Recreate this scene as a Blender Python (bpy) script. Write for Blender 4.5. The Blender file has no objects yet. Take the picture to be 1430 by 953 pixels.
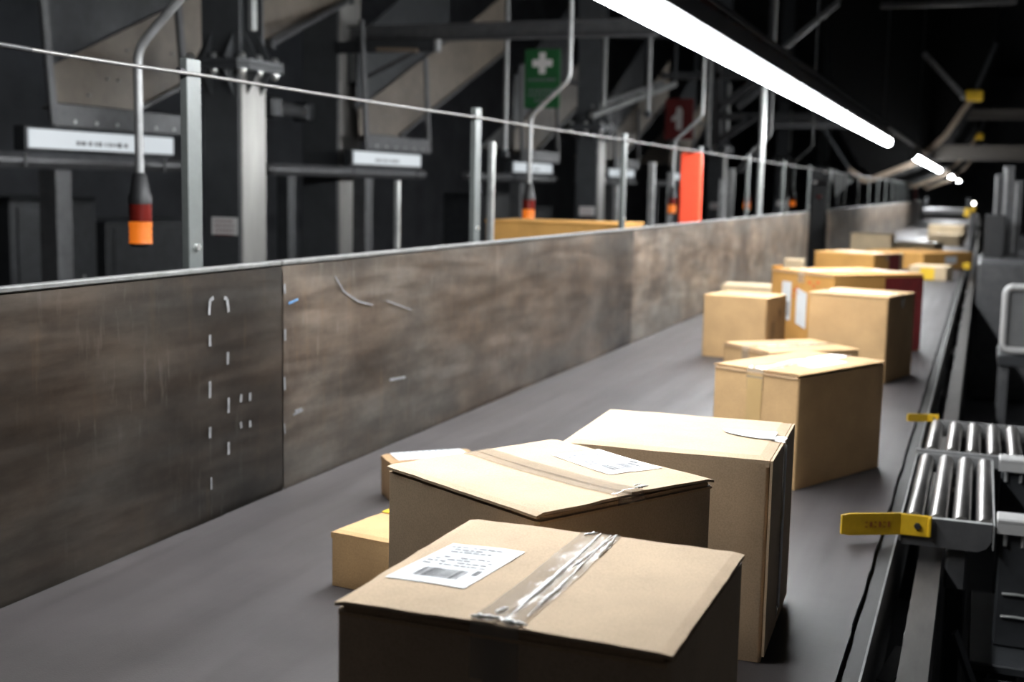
import bpy, math, random
from mathutils import Vector, Matrix, noise
random.seed(7)
sc = bpy.context.scene
COL = sc.collection
ZB = 0.85                      # belt surface above the floor
CAM_H = 0.75                   # camera above the belt
FPX, PITCH, YAW, ROLL = 1714.02, 0.1262, 0.3623, 0.0202

# ------------------------------------------------------------------ camera
F = Vector((-math.sin(YAW)*math.cos(PITCH), math.cos(YAW)*math.cos(PITCH), -math.sin(PITCH)))
R0 = Vector((math.cos(YAW), math.sin(YAW), 0)); U0 = R0.cross(F)
R = R0*math.cos(ROLL) + U0*math.sin(ROLL)
U = U0*math.cos(ROLL) - R0*math.sin(ROLL)
CAM = Vector((0, 0, ZB + CAM_H))
cd = bpy.data.cameras.new('camera'); cam = bpy.data.objects.new('camera', cd); COL.objects.link(cam)
M = Matrix((R, U, -F)).transposed().to_4x4(); M.translation = CAM
cam.matrix_world = M
cd.sensor_width = 36; cd.lens = 36*FPX/1430; cd.clip_start = 0.05; cd.clip_end = 300
cd.dof.use_dof = True; cd.dof.focus_distance = 1.78; cd.dof.aperture_fstop = 4.6
sc.camera = cam

def pt(x, y, X=None, Y=None, Z=None):
    """measured point of the photograph at a known lateral / lengthwise / height distance"""
    d = F + R*((x-715)/FPX) - U*((y-476.5)/FPX)
    if X is not None: t = X/d.x
    elif Y is not None: t = Y/d.y
    else: t = (Z-CAM.z)/d.z
    return CAM + d*t

# ------------------------------------------------------------------ materials
def nodes_mat(name):
    m = bpy.data.materials.new(name); m.use_nodes = True
    nt = m.node_tree; b = nt.nodes['Principled BSDF']
    return m, nt, b
def N(nt, t, **kw):
    n = nt.nodes.new(t)
    for k, v in kw.items():
        if k in n.inputs: n.inputs[k].default_value = v
        else: setattr(n, k, v)
    return n
def ramp(nt, fac, stops):
    r = nt.nodes.new('ShaderNodeValToRGB')
    els = r.color_ramp.elements
    while len(els) < len(stops): els.new(0.5)
    for e, (p, c) in zip(els, stops):
        e.position = p; e.color = (*c, 1) if len(c) == 3 else c
    nt.links.new(fac, r.inputs[0]); return r.outputs[0]
def simple(name, col, rough=0.5, metal=0.0, var=0.25, scale=14, bump=0.0, spec=0.5, stretch=(1, 1, 1)):
    m, nt, b = nodes_mat(name)
    tc = N(nt, 'ShaderNodeTexCoord'); mp = N(nt, 'ShaderNodeMapping'); mp.inputs['Scale'].default_value = stretch
    nt.links.new(tc.outputs['Object'], mp.inputs[0])
    n = N(nt, 'ShaderNodeTexNoise', Scale=scale, Detail=6.0, Roughness=0.65)
    nt.links.new(mp.outputs[0], n.inputs['Vector'])
    lo = tuple(c*(1-var) for c in col); hi = tuple(min(1, c*(1+var)) for c in col)
    nt.links.new(ramp(nt, n.outputs[0], [(0.3, lo), (0.7, hi)]), b.inputs['Base Color'])
    b.inputs['Roughness'].default_value = rough; b.inputs['Metallic'].default_value = metal
    b.inputs['Specular IOR Level'].default_value = spec
    if bump:
        bp = N(nt, 'ShaderNodeBump', Strength=bump, Distance=0.002)
        nt.links.new(n.outputs[0], bp.inputs['Height']); nt.links.new(bp.outputs[0], b.inputs['Normal'])
    return m
def glow(name, col, strength, base=(0.6, 0.6, 0.6)):
    m, nt, b = nodes_mat(name)
    b.inputs['Base Color'].default_value = (*base, 1)
    b.inputs['Emission Color'].default_value = (*col, 1); b.inputs['Emission Strength'].default_value = strength
    return m
def cardboard(name, col, dark=0.8):
    m, nt, b = nodes_mat(name)
    tc = N(nt, 'ShaderNodeTexCoord')
    n1 = N(nt, 'ShaderNodeTexNoise', Scale=9.0, Detail=5.0); nt.links.new(tc.outputs['Object'], n1.inputs['Vector'])
    n2 = N(nt, 'ShaderNodeTexNoise', Scale=420.0, Detail=2.0); nt.links.new(tc.outputs['Object'], n2.inputs['Vector'])
    mp = N(nt, 'ShaderNodeMapping'); mp.inputs['Scale'].default_value = (1, 1, 90)
    nt.links.new(tc.outputs['Object'], mp.inputs[0])
    n3 = N(nt, 'ShaderNodeTexNoise', Scale=3.0, Detail=1.0); nt.links.new(mp.outputs[0], n3.inputs['Vector'])
    c1 = ramp(nt, n1.outputs[0], [(0.3, tuple(c*dark for c in col)), (0.7, col)])
    mx = N(nt, 'ShaderNodeMix', data_type='RGBA', blend_type='MULTIPLY'); mx.inputs['Factor'].default_value = 0.3
    nt.links.new(c1, mx.inputs['A'])
    nt.links.new(ramp(nt, n2.outputs[0], [(0.35, (0.55, 0.52, 0.48)), (0.6, (1, 1, 1))]), mx.inputs['B'])
    nt.links.new(mx.outputs['Result'], b.inputs['Base Color'])
    b.inputs['Roughness'].default_value = 0.78; b.inputs['Specular IOR Level'].default_value = 0.25
    bp = N(nt, 'ShaderNodeBump', Strength=0.10, Distance=0.001)
    nt.links.new(n3.outputs[0], bp.inputs['Height']); nt.links.new(bp.outputs[0], b.inputs['Normal'])
    return m

MT = {}
MT['card_beige'] = cardboard('cardboard beige', (0.64, 0.48, 0.32))
MT['card_tan'] = cardboard('cardboard tan', (0.61, 0.395, 0.195))
MT['card_brown'] = cardboard('cardboard brown', (0.50, 0.32, 0.175))
MT['card_orange'] = cardboard('cardboard orange brown', (0.62, 0.33, 0.095))
MT['card_pale'] = cardboard('cardboard pale', (0.66, 0.52, 0.34))
MT['core'] = cardboard('cardboard cut edge', (0.62, 0.43, 0.26))
MT['paper'] = simple('white label paper', (0.66, 0.69, 0.71), 0.45, var=0.05)
MT['ink'] = simple('black label ink', (0.05, 0.05, 0.055), 0.6, var=0.2)
MT['ink_grey'] = simple('grey label print', (0.15, 0.155, 0.165), 0.6, var=0.2, scale=60)
MT['red_print'] = simple('dark red print', (0.16, 0.012, 0.012), 0.6, var=0.3)
MT['orange_print'] = simple('orange red print', (0.60, 0.10, 0.02), 0.6, var=0.3)
MT['stain'] = simple('brown smear', (0.36, 0.23, 0.115), 0.8, var=0.5, scale=30)
MT['yellow_tape'] = simple('yellow sticker', (0.80, 0.52, 0.03), 0.4, var=0.08)

def tape_mat():
    m, nt, b = nodes_mat('clear packing tape')
    tc = N(nt, 'ShaderNodeTexCoord')
    n = N(nt, 'ShaderNodeTexNoise', Scale=55.0, Detail=4.0); nt.links.new(tc.outputs['Object'], n.inputs['Vector'])
    bp = N(nt, 'ShaderNodeBump', Strength=0.35, Distance=0.002)
    nt.links.new(n.outputs[0], bp.inputs['Height']); nt.links.new(bp.outputs[0], b.inputs['Normal'])
    b.inputs['Base Color'].default_value = (0.46, 0.38, 0.29, 1); b.inputs['Roughness'].default_value = 0.16
    b.inputs['Alpha'].default_value = 0.5; b.inputs['Specular IOR Level'].default_value = 0.7
    return m
MT['tape'] = tape_mat()
MT['crease'] = simple('crinkled tape with painted highlights', (0.93, 0.94, 0.95), 0.30, var=0.1, scale=90, bump=0.3, spec=0.9)  # tape ridges coloured near white, lamp highlights put into the colour

def belt_mat():
    m, nt, b = nodes_mat('dark rubber belt')
    tc = N(nt, 'ShaderNodeTexCoord')
    mp = N(nt, 'ShaderNodeMapping'); mp.inputs['Scale'].default_value = (14, 0.5, 1); nt.links.new(tc.outputs['Object'], mp.inputs[0])
    n1 = N(nt, 'ShaderNodeTexNoise', Scale=1.5, Detail=6.0); nt.links.new(mp.outputs[0], n1.inputs['Vector'])
    n2 = N(nt, 'ShaderNodeTexNoise', Scale=300.0, Detail=3.0); nt.links.new(tc.outputs['Object'], n2.inputs['Vector'])
    n3 = N(nt, 'ShaderNodeTexNoise', Scale=5.0, Detail=7.0, Roughness=0.7); nt.links.new(tc.outputs['Object'], n3.inputs['Vector'])
    c = ramp(nt, n1.outputs[0], [(0.3, (0.043, 0.0375, 0.038)), (0.7, (0.060, 0.0525, 0.053))])
    mx = N(nt, 'ShaderNodeMix', data_type='RGBA', blend_type='MULTIPLY'); mx.inputs['Factor'].default_value = 1.0
    nt.links.new(c, mx.inputs['A'])
    nt.links.new(ramp(nt, n3.outputs[0], [(0.3, (0.72, 0.72, 0.72)), (0.7, (1.12, 1.12, 1.12))]), mx.inputs['B'])
    nt.links.new(mx.outputs['Result'], b.inputs['Base Color'])
    nt.links.new(ramp(nt, n1.outputs[0], [(0.3, (0.46,)*3), (0.7, (0.60,)*3)]), b.inputs['Roughness'])
    bp = N(nt, 'ShaderNodeBump', Strength=0.25, Distance=0.001)
    nt.links.new(n2.outputs[0], bp.inputs['Height']); nt.links.new(bp.outputs[0], b.inputs['Normal'])
    return m
MT['belt'] = belt_mat()

def guard_mat(name, k):
    m, nt, b = nodes_mat(name)
    tc = N(nt, 'ShaderNodeTexCoord')
    def nz(scale, sx, sy, sz, det=7.0, ro=0.62):
        mp = N(nt, 'ShaderNodeMapping'); mp.inputs['Scale'].default_value = (sx, sy, sz)
        nt.links.new(tc.outputs['Object'], mp.inputs[0])
        n = N(nt, 'ShaderNodeTexNoise', Scale=scale, Detail=det, Roughness=ro); nt.links.new(mp.outputs[0], n.inputs['Vector'])
        return n.outputs[0]
    big = nz(2.6, 1, 0.7, 1.3); streak = nz(5.0, 1, 0.6, 6.0); run = nz(7.0, 1, 3.0, 0.4)
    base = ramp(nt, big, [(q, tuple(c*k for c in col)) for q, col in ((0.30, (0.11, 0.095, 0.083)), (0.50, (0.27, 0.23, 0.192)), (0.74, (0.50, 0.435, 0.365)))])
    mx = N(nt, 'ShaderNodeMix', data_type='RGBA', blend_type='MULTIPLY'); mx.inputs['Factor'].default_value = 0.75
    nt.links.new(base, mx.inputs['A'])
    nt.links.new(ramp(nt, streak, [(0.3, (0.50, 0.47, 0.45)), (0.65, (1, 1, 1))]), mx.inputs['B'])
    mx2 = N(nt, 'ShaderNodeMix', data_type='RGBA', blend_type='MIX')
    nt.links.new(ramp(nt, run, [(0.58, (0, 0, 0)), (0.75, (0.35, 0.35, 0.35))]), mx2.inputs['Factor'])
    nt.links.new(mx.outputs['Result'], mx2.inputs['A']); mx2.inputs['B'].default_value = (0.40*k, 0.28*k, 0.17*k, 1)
    scuff = nz(9.0, 1, 5.0, 0.9, 4.0); patch = nz(1.7, 1, 1, 1.4, 3.0)
    sm = N(nt, 'ShaderNodeMath', operation='MULTIPLY')
    nt.links.new(ramp(nt, scuff, [(0.56, (0, 0, 0)), (0.70, (1, 1, 1))]), sm.inputs[0]); nt.links.new(ramp(nt, patch, [(0.45, (0, 0, 0)), (0.65, (0.4, 0.4, 0.4))]), sm.inputs[1])
    mx3 = N(nt, 'ShaderNodeMix', data_type='RGBA', blend_type='MIX')
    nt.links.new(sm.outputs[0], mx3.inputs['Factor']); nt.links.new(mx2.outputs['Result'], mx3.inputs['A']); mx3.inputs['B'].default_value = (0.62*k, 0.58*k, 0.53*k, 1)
    hue = nz(1.3, 1, 0.6, 2.2, 4.0)
    mx4 = N(nt, 'ShaderNodeMix', data_type='RGBA', blend_type='MULTIPLY'); mx4.inputs['Factor'].default_value = 1.0
    nt.links.new(mx3.outputs['Result'], mx4.inputs['A'])
    nt.links.new(ramp(nt, hue, [(0.40, (0.93, 0.985, 1.04)), (0.60, (1.07, 0.97, 0.90))]), mx4.inputs['B'])
    nt.links.new(mx4.outputs['Result'], b.inputs['Base Color'])
    b.inputs['Metallic'].default_value = 0.85
    nt.links.new(ramp(nt, streak, [(0.3, (0.44,)*3), (0.7, (0.62,)*3)]), b.inputs['Roughness'])
    bp = N(nt, 'ShaderNodeBump', Strength=0.12, Distance=0.003)
    nt.links.new(big, bp.inputs['Height']); nt.links.new(bp.outputs[0], b.inputs['Normal'])
    return m
MT['guard_dark'] = guard_mat('grimy dark sheet steel', 0.30)  # guard steel in three tones, darkest on the nearest panel
MT['guard_mid'] = guard_mat('mid tone sheet steel', 0.64)
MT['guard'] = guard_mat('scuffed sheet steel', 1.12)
MT['galv'] = simple('galvanised steel', (0.42, 0.43, 0.42), 0.42, 0.6, 0.15, 30)
MT['galv_dull'] = simple('dull galvanised steel', (0.27, 0.27, 0.27), 0.5, 0.5, 0.2, 20)
MT['post'] = simple('grey fence paint', (0.085, 0.092, 0.089), 0.5, 0.1, 0.1, 40)
MT['steel_dark'] = simple('dark grey machine paint', (0.035, 0.037, 0.040), 0.42, 0.2, 0.3, 12)
MT['steel_mid'] = simple('grey machine paint', (0.085, 0.085, 0.088), 0.42, 0.3, 0.25, 12)
MT['rail'] = simple('worn channel steel', (0.060, 0.054, 0.050), 0.5, 0.4, 0.35, 9, stretch=(3, 0.6, 3))
MT['skirt'] = simple('worn dark skirt steel', (0.022, 0.021, 0.0205), 0.6, 0.0, 0.45, 7, spec=0.2, stretch=(2, 0.5, 1))
MT['lip'] = simple('bare steel lip', (0.22, 0.22, 0.215), 0.45, 0.6, 0.2, 30)
MT['flange'] = simple('brushed grey flange', (0.30, 0.29, 0.275), 0.40, 0.55, 0.2, 5, stretch=(2, 2, 0.3))
MT['tape_tan'] = simple('tan packing tape', (0.50, 0.335, 0.15), 0.35, 0, 0.06)
MT['column'] = simple('anthracite column paint', (0.060, 0.063, 0.067), 0.42, 0.1, 0.15, 8)
MT['chrome'] = simple('zinc roller steel', (0.19, 0.18, 0.172), 0.37, 0.92, 0.2, 25, stretch=(1, 0.5, 1))
MT['bolt'] = simple('bright zinc bolt', (0.95, 0.95, 0.93), 0.30, 0.9, 0.05)
MT['yellow'] = simple('yellow lacquer', (0.55, 0.34, 0.012), 0.42, 0.0, 0.18, 18)
MT['rust_text'] = simple('rusty stamped lettering', (0.30, 0.10, 0.02), 0.6, 0, 0.3)
MT['orange'] = simple('signal orange red lacquer', (0.88, 0.085, 0.035), 0.45, 0, 0.06)
MT['green'] = simple('green sign face', (0.012, 0.10, 0.028), 0.5, 0, 0.15)
MT['sign_white'] = simple('white sign print', (0.74, 0.71, 0.69), 0.5, 0, 0.05)
MT['red_sign'] = simple('red sign face', (0.16, 0.010, 0.009), 0.5, 0, 0.15)
MT['tan'] = simple('tan chute sheet', (0.15, 0.125, 0.10), 0.5, 0.1, 0.25, 5)
MT['black'] = simple('black plastic', (0.016, 0.016, 0.017), 0.5, 0, 0.3)
MT['hull'] = simple('black conveyor belly', (0.004, 0.004, 0.004), 0.9, 0, 0.3, spec=0.1)
MT['brass'] = simple('tan painted bar', (0.20, 0.155, 0.115), 0.5, 0.2, 0.15)
MT['beam_tan'] = simple('dull tan beam paint', (0.034, 0.028, 0.022), 0.55, 0.1, 0.2)
MT['rope'] = simple('steel wire rope', (0.15, 0.145, 0.14), 0.4, 0.6, 0.15, 120)
MT['amber'] = glow('lit amber lens', (1.0, 0.22, 0.015), 0.50, (0.4, 0.10, 0.01))
MT['amber_off'] = glow('faint amber lens', (1.0, 0.20, 0.02), 0.35, (0.5, 0.14, 0.02))
MT['red_lens'] = simple('unlit red lens', (0.16, 0.012, 0.008), 0.25, 0, 0.2)
MT['panel_glow'] = glow('lit display face', (0.86, 0.94, 1.0), 0.52, (0.3, 0.3, 0.3))
MT['lamp'] = glow('lit lamp diffuser', (0.95, 0.98, 1.0), 99.0)
MT['fill_glow'] = glow('added fill lamp', (0.85, 0.93, 1.0), 40.0)  # emission of the added, unseen background lamps
MT['beacon'] = glow('small lit bulb', (1.0, 0.95, 0.85), 12.0)
MT['chalk'] = simple('chalk dash', (0.20, 0.20, 0.205), 0.8, 0, 0.3, 80)
MT['blue_chalk'] = simple('blue chalk dash', (0.10, 0.22, 0.40), 0.8, 0, 0.3, 80)
MT['concrete'] = simple('dark concrete floor', (0.09, 0.09, 0.092), 0.6, 0, 0.35, 2, bump=0.05)
MT['wall'] = simple('dark hall cladding', (0.09, 0.092, 0.10), 0.7, 0, 0.3, 1.5)
MT['ceiling'] = simple('dark hall roof', (0.030, 0.031, 0.034), 0.8, 0, 0.3, 1.0)
MT['tote'] = simple('pale grey plastic', (0.36, 0.355, 0.35), 0.45, 0, 0.08)
MT['tote_in'] = simple('grey plastic wall', (0.12, 0.12, 0.12), 0.5, 0, 0.1)

# ------------------------------------------------------------------ mesh builder
class MB:
    def __init__(s): s.v = []; s.f = []; s.smooth = []
    def add(s, vs, fs, smooth=False):
        o = len(s.v); s.v += [Vector(v) for v in vs]
        for f in fs: s.f.append([i+o for i in f]); s.smooth.append(smooth)
        return s
    def box(s, c, size, rz=0, bev=0.0, rot=None):
        """box with chamfered edges"""
        hx, hy, hz = (k/2 for k in size); b = min(bev, hx*.9, hy*.9, hz*.9)
        m = (rot if rot else Matrix.Rotation(rz, 3, 'Z')); c = Vector(c)
        if b <= 0:
            vs = [(x, y, z) for z in (-hz, hz) for x, y in ((-hx, -hy), (hx, -hy), (hx, hy), (-hx, hy))]
            fs = [(3, 2, 1, 0), (4, 5, 6, 7), (0, 1, 5, 4), (1, 2, 6, 5), (2, 3, 7, 6), (3, 0, 4, 7)]
            return s.add([c + m @ Vector(v) for v in vs], fs)
        ring = [(-hx+b, -hy), (hx-b, -hy), (hx, -hy+b), (hx, hy-b), (hx-b, hy), (-hx+b, hy), (-hx, hy-b), (-hx, -hy+b)]
        ins = [(-hx+b, -hy+b), (hx-b, -hy+b), (hx-b, -hy+b), (hx-b, hy-b), (hx-b, hy-b), (-hx+b, hy-b), (-hx+b, hy-b), (-hx+b, -hy+b)]
        vs = [(x, y, -hz) for x, y in ins] + [(x, y, -hz+b) for x, y in ring] + [(x, y, hz-b) for x, y in ring] + [(x, y, hz) for x, y in ins]
        fs = [tuple(range(7, -1, -1)), tuple(range(24, 32))]
        for k in range(3):
            for i in range(8):
                j = (i+1) % 8
                fs.append((k*8+i, k*8+j, k*8+8+j, k*8+8+i))
        return s.add([c + m @ Vector(v) for v in vs], fs)
    def tube(s, path, r, seg=12, cap=True):
        path = [Vector(p) for p in path]; n = len(path); rr = r if isinstance(r, (list, tuple)) else [r]*n
        vs = []; fs = []; up = None
        for i, p in enumerate(path):
            t = (path[min(i+1, n-1)] - path[max(i-1, 0)]).normalized()
            if up is None: up = Vector((0, 0, 1)) if abs(t.z) < .9 else Vector((1, 0, 0))
            a = t.cross(up).normalized(); bb = a.cross(t).normalized(); up = bb
            for k in range(seg):
                g = 2*math.pi*k/seg
                vs.append(p + (a*math.cos(g) + bb*math.sin(g))*rr[i])
        for i in range(n-1):
            for k in range(seg):
                q = (k+1) % seg
                fs.append((i*seg+k, i*seg+q, (i+1)*seg+q, (i+1)*seg+k))
        s.add(vs, fs, True)
        if cap: s.add(vs[:seg], [tuple(range(seg-1, -1, -1))]); s.add(vs[-seg:], [tuple(range(seg))])
        return s
    def lathe(s, c, prof, seg=20):
        c = Vector(c); vs = []; fs = []
        for r, z in prof:
            for k in range(seg):
                g = 2*math.pi*k/seg; vs.append(c + Vector((r*math.cos(g), r*math.sin(g), z)))
        for i in range(len(prof)-1):
            for k in range(seg):
                q = (k+1) % seg; fs.append((i*seg+k, i*seg+q, (i+1)*seg+q, (i+1)*seg+k))
        s.add(vs, fs, True)
        s.add(vs[:seg], [tuple(range(seg-1, -1, -1))]); s.add(vs[-seg:], [tuple(range(seg))])
        return s
    def prism(s, poly, ext):
        """polygon (list of 3-D points) extruded by vector ext"""
        poly = [Vector(p) for p in poly]; e = Vector(ext); n = len(poly)
        vs = poly + [p+e for p in poly]
        fs = [tuple(range(n-1, -1, -1)), tuple(range(n, 2*n))] + [(i, (i+1) % n, n+(i+1) % n, n+i) for i in range(n)]
        return s.add(vs, fs)
    def bar(s, a, b, w, h, bev=0.0, upv=(0, 0, 1)):
        """rectangular bar from a to b, w across, h along upv"""
        a = Vector(a); b = Vector(b); t = (b-a); L = t.length; t.normalize()
        u = Vector(upv)
        if abs(t.dot(u)) > .98: u = Vector((0, 1, 0))
        x = t.cross(u).normalized(); z = x.cross(t).normalized()
        m = Matrix((x, t, z)).transposed()
        return s.box((a+b)/2, (w, L, h), bev=bev, rot=m)

ORG = {}
def obj(name, mb, mat, parent=None, kind=None, label=None):
    me = bpy.data.meshes.new(name)
    o0 = ORG.get(parent.name, Vector((0, 0, 0))) if parent else None
    if parent is None:
        xs = [v.x for v in mb.v]; ys = [v.y for v in mb.v]; zs = [v.z for v in mb.v]
        o0 = Vector(((min(xs)+max(xs))/2, (min(ys)+max(ys))/2, min(zs)))
    me.from_pydata([v-o0 for v in mb.v], [], mb.f)
    me.polygons.foreach_set('use_smooth', mb.smooth)
    me.materials.append(MT[mat]); me.update()
    import bmesh
    bm = bmesh.new(); bm.from_mesh(me); bmesh.ops.recalc_face_normals(bm, faces=bm.faces); bm.to_mesh(me); bm.free()
    o = bpy.data.objects.new(name, me); COL.objects.link(o)
    if parent: o.parent = parent
    else: o.location = o0
    ORG[o.name] = o0
    if kind: o['kind'] = kind
    if label: o['label'] = label
    return o
def tag(o, label, cat, group=None):
    o['label'] = label; o['category'] = cat
    if group: o['group'] = group
    return o
def thing(name, label, cat, loc, group=None):
    o = bpy.data.objects.new(name, None); COL.objects.link(o); o.location = loc
    o.empty_display_size = 0.1
    ORG[o.name] = Vector(loc)
    return tag(o, label, cat, group)
def struct(name, mb, mat): return obj(name, mb, mat, None, 'structure')
def dup(o, shift, label=None, parent=None, top=True):
    c = o.copy(); COL.objects.link(c)
    if top: c.location = Vector(o.location) + Vector(shift)
    if parent: c.parent = parent
    if label and top: c['label'] = label
    ORG[c.name] = ORG[o.name] + Vector(shift)
    for ch in [k for k in bpy.data.objects if k.parent == o]: dup(ch, shift, None, c, False)
    return c
def rel(x, y, z): return Vector((x, y, ZB+z))

# ------------------------------------------------------------------ the hall
struct('floor', MB().box((-4, 27, -0.05), (26, 70, 0.1)), 'concrete')
struct('ceiling', MB().box((-4, 32, 7.05), (26, 60, 0.1)), 'ceiling')
struct('wall_left', MB().box((-11.1, 27, 3.5), (0.2, 70, 7.0)), 'wall')
struct('wall_back', MB().box((-4, 62.1, 3.5), (26, 0.2, 7.0)), 'wall')
struct('wall_right', MB().box((9.1, 34, 3.5), (0.2, 56, 7.0)), 'wall')

# ------------------------------------------------------------------ main belt conveyor
GX = -1.5654            # face of the side guard
BX1 = -0.166            # right edge of the rubber belt
cv = thing('belt_conveyor', 'wide dark grey rubber belt conveyor carrying the cardboard boxes', 'conveyor', (-0.85, 12, 0))
mb = MB()
ys = [-1.0 + 0.05*i for i in range(0, 200)] + [9 + 1.0*i for i in range(0, 45)]
vs = []; fs = []
for i, y in enumerate(ys):
    wob = 0.004*noise.noise((y*7, 0, 0)) + 0.003*noise.noise((y*31, 4, 0)) if y < 8.95 else 0
    for x, z in ((GX+0.012, -0.012), (GX+0.012, 0), (-0.9, 0), (BX1+wob, 0), (BX1+wob, -0.012)): vs.append(rel(x, y, z))
for i in range(len(ys)-1):
    for k in range(4): fs.append((i*5+k, i*5+k+1, i*5+5+k+1, i*5+5+k))
mb.add(vs, fs, False); obj('belt', mb, 'belt', cv)
obj('slider_bed', MB().box(rel(-0.86, 26, -0.043), (1.40, 54, 0.06)), 'steel_dark', cv)
mb = MB().prism([rel(-0.176, -1, -0.0125), rel(-0.1345, -1, -0.006), rel(-0.1345, -1, -0.20), rel(-0.141, -1, -0.20), rel(-0.141, -1, -0.014), rel(-0.176, -1, -0.02)], (0, 54, 0))
obj('side_rail', mb, 'skirt', cv, label='dark worn skirt strip along the belt edge')
mb = MB().prism([rel(-0.134, -1, -0.008), rel(-0.134, -1, -0.0015), rel(-0.1305, -1, -0.0015), rel(-0.1295, -1, -0.005), rel(-0.1295, -1, -0.20), rel(-0.134, -1, -0.20)], (0, 54, 0))
obj('edge_lip', mb, 'lip', cv, label='bright bare steel lip')
mb = MB()
obj('side_panel', MB().box(rel(GX+0.018, 26, -0.10), (0.03, 54, 0.17)), 'steel_dark', cv)
for y in (0, 2.2, 5, 8, 12, 16, 20, 25, 30, 36, 42):
    for x in (-1.5, -0.19):
        obj('leg', MB().box((x, y, 0.33), (0.08, 0.08, 0.66), bev=.006), 'steel_dark', cv)
    obj('cross_member', MB().box((-0.845, y, 0.70), (1.39, 0.06, 0.08), bev=.004), 'steel_dark', cv)

rl = thing('channel_rail', 'long worn grey steel channel rail running beside the belt edge', 'rail', (-0.06, 12, 0))
mb = MB().prism([rel(-0.085, -1, -0.05), rel(-0.036, -1, -0.05), rel(-0.036, -1, -0.20), rel(-0.041, -1, -0.20), rel(-0.041, -1, -0.056), rel(-0.080, -1, -0.056), rel(-0.080, -1, -0.09), rel(-0.085, -1, -0.09)], (0, 45, 0))
obj('channel', mb, 'rail', rl)
mb = MB()
for y in (0.4, 2.25, 4.1, 5.6, 7.1, 8.6, 10.1, 11.6):
    mb = MB().bar(rel(-0.112, y-0.04, -0.12), rel(-0.085, y+0.05, -0.085), 0.030, 0.006)
    mb.box(rel(-0.083, y+0.05, -0.08), (0.008, 0.04, 0.045), bev=.001)
    obj('bracket', mb, 'galv_dull', rl)
for y in (0.5, 3, 6, 9, 13, 18, 24, 30, 40): obj('leg', MB().box((-0.061, y, 0.36), (0.045, 0.06, 0.72), bev=.004), 'steel_dark', rl)

# ------------------------------------------------------------------ side guard panels
GT = 0.553
def guard_panel(y0, y1, label, mat='guard'):
    g = thing('guard_panel', label, 'metal panel', (GX-0.02, (y0+y1)/2, 0), 'sheet steel side guard panels along the belt')
    y0 += 0.003; y1 -= 0.003
    mb = MB(); n = 14; m = 6
    vs = []; fs = []
    for i in range(n+1):
        for k in range(m+1):
            y = y0+(y1-y0)*i/n; z = -0.005 + (GT-0.003)*k/m
            dx = 0.004*noise.noise((y*1.1, z*3, 2.0)) if 0 < i < n else 0
            vs.append(rel(GX+min(dx, 0), y, z))
    W = m+1
    for i in range(n):
        for k in range(m): fs.append((i*W+k, (i+1)*W+k, (i+1)*W+k+1, i*W+k+1))
    mb.add(vs, fs, True)
    mb.box(rel(GX-0.008, (y0+y1)/2, GT/2-0.005), (0.006, y1-y0, GT-0.004))
    obj('plate', mb, mat, g)
    mb = MB().box(rel(GX-0.012, (y0+y1)/2, GT), (0.026, y1-y0, 0.012), bev=.003)
    mb.box(rel(GX-0.023, (y0+y1)/2, GT-0.02), (0.003, y1-y0, 0.03))
    obj('top_lip', mb, 'lip', g, label='bright folded top lip')
    for yy in (y0+0.25, y1-0.25):
        obj('foot_bracket', MB().box((GX-0.030, yy, ZB/2+.12), (0.030, 0.05, ZB+.24), bev=.003), 'steel_dark', g)
    return g
ends = [-0.64, 2.562, 5.76, 8.96, 12.16]
labs = ['nearest grey steel guard panel with columns of white chalk dashes',
        'second grey steel guard panel, with a curved scratch and a blue chalk mark',
        'third grey steel guard panel, standing behind the pale square carton',
        'fourth grey steel guard panel, ending at the dark gap in the guard',
        'guard panel just past the dark gap, with a rusty seam', 'guard panel beyond the rusty seam, two panels past the dark gap',
        'third guard panel past the dark gap', 'fourth guard panel past the dark gap',
        'fifth guard panel past the dark gap', 'sixth guard panel past the dark gap', 'farthest guard panel at the end of the belt']
GP = [guard_panel(ends[i], ends[i+1], labs[i], ('guard_dark', 'guard_mid', 'guard', 'guard')[i]) for i in range(4)]
for i in range(7): guard_panel(13.80+3.0*i, 16.80+3.0*i, labs[4+i])
# chalk marks (photo positions on the guard plane)
def marks(lst, mat, parent, name='chalk_dash'):
    for x0, y0, x1, y1, w in lst:
        mb = MB()
        a = pt(x0, y0, X=GX+0.0012); b = pt(x1, y1, X=GX+0.0012)
        d = (b-a).normalized(); n = Vector((0, d.z, -d.y))*w
        mb.prism([a-n, a+n, b+n, b-n], (0.0008, 0, 0))
        obj(name, mb, mat, parent)
w = 0.004
marks([(293, 420, 292, 440, w), (293, 420, 298, 416, w), (319, 436, 317, 418, w), (317, 418, 313, 416, w), (293, 468, 293, 484, w), (318, 492, 318, 509, w),
       (293, 533, 293, 556, w), (319, 556, 319, 577, w), (337, 551, 336, 562, w), (349, 549, 349, 560, w), (336, 590, 337, 598, w), (349, 588, 349, 597, w),
       (293, 597, 293, 612, w), (319, 618, 319, 635, w), (295, 667, 295, 684, w*.6)], 'chalk', GP[0])
marks([(397, 397, 398, 410, w), (398, 460, 398, 476, w), (397, 527, 398, 545, w*.8), (397, 592, 398, 606, w*.6), (412, 575, 421, 572, w),
       (468, 386, 480, 407, w*.5), (480, 407, 500, 421, w*.5), (500, 421, 520, 426, w*.5), (540, 420, 575, 433, w*.4), (409, 580, 423, 573, w*.6), (544, 531, 566, 527, w)], 'chalk', GP[1])
marks([(403, 424, 416, 418, w*.7)], 'blue_chalk', GP[1], 'blue_dash')
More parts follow.
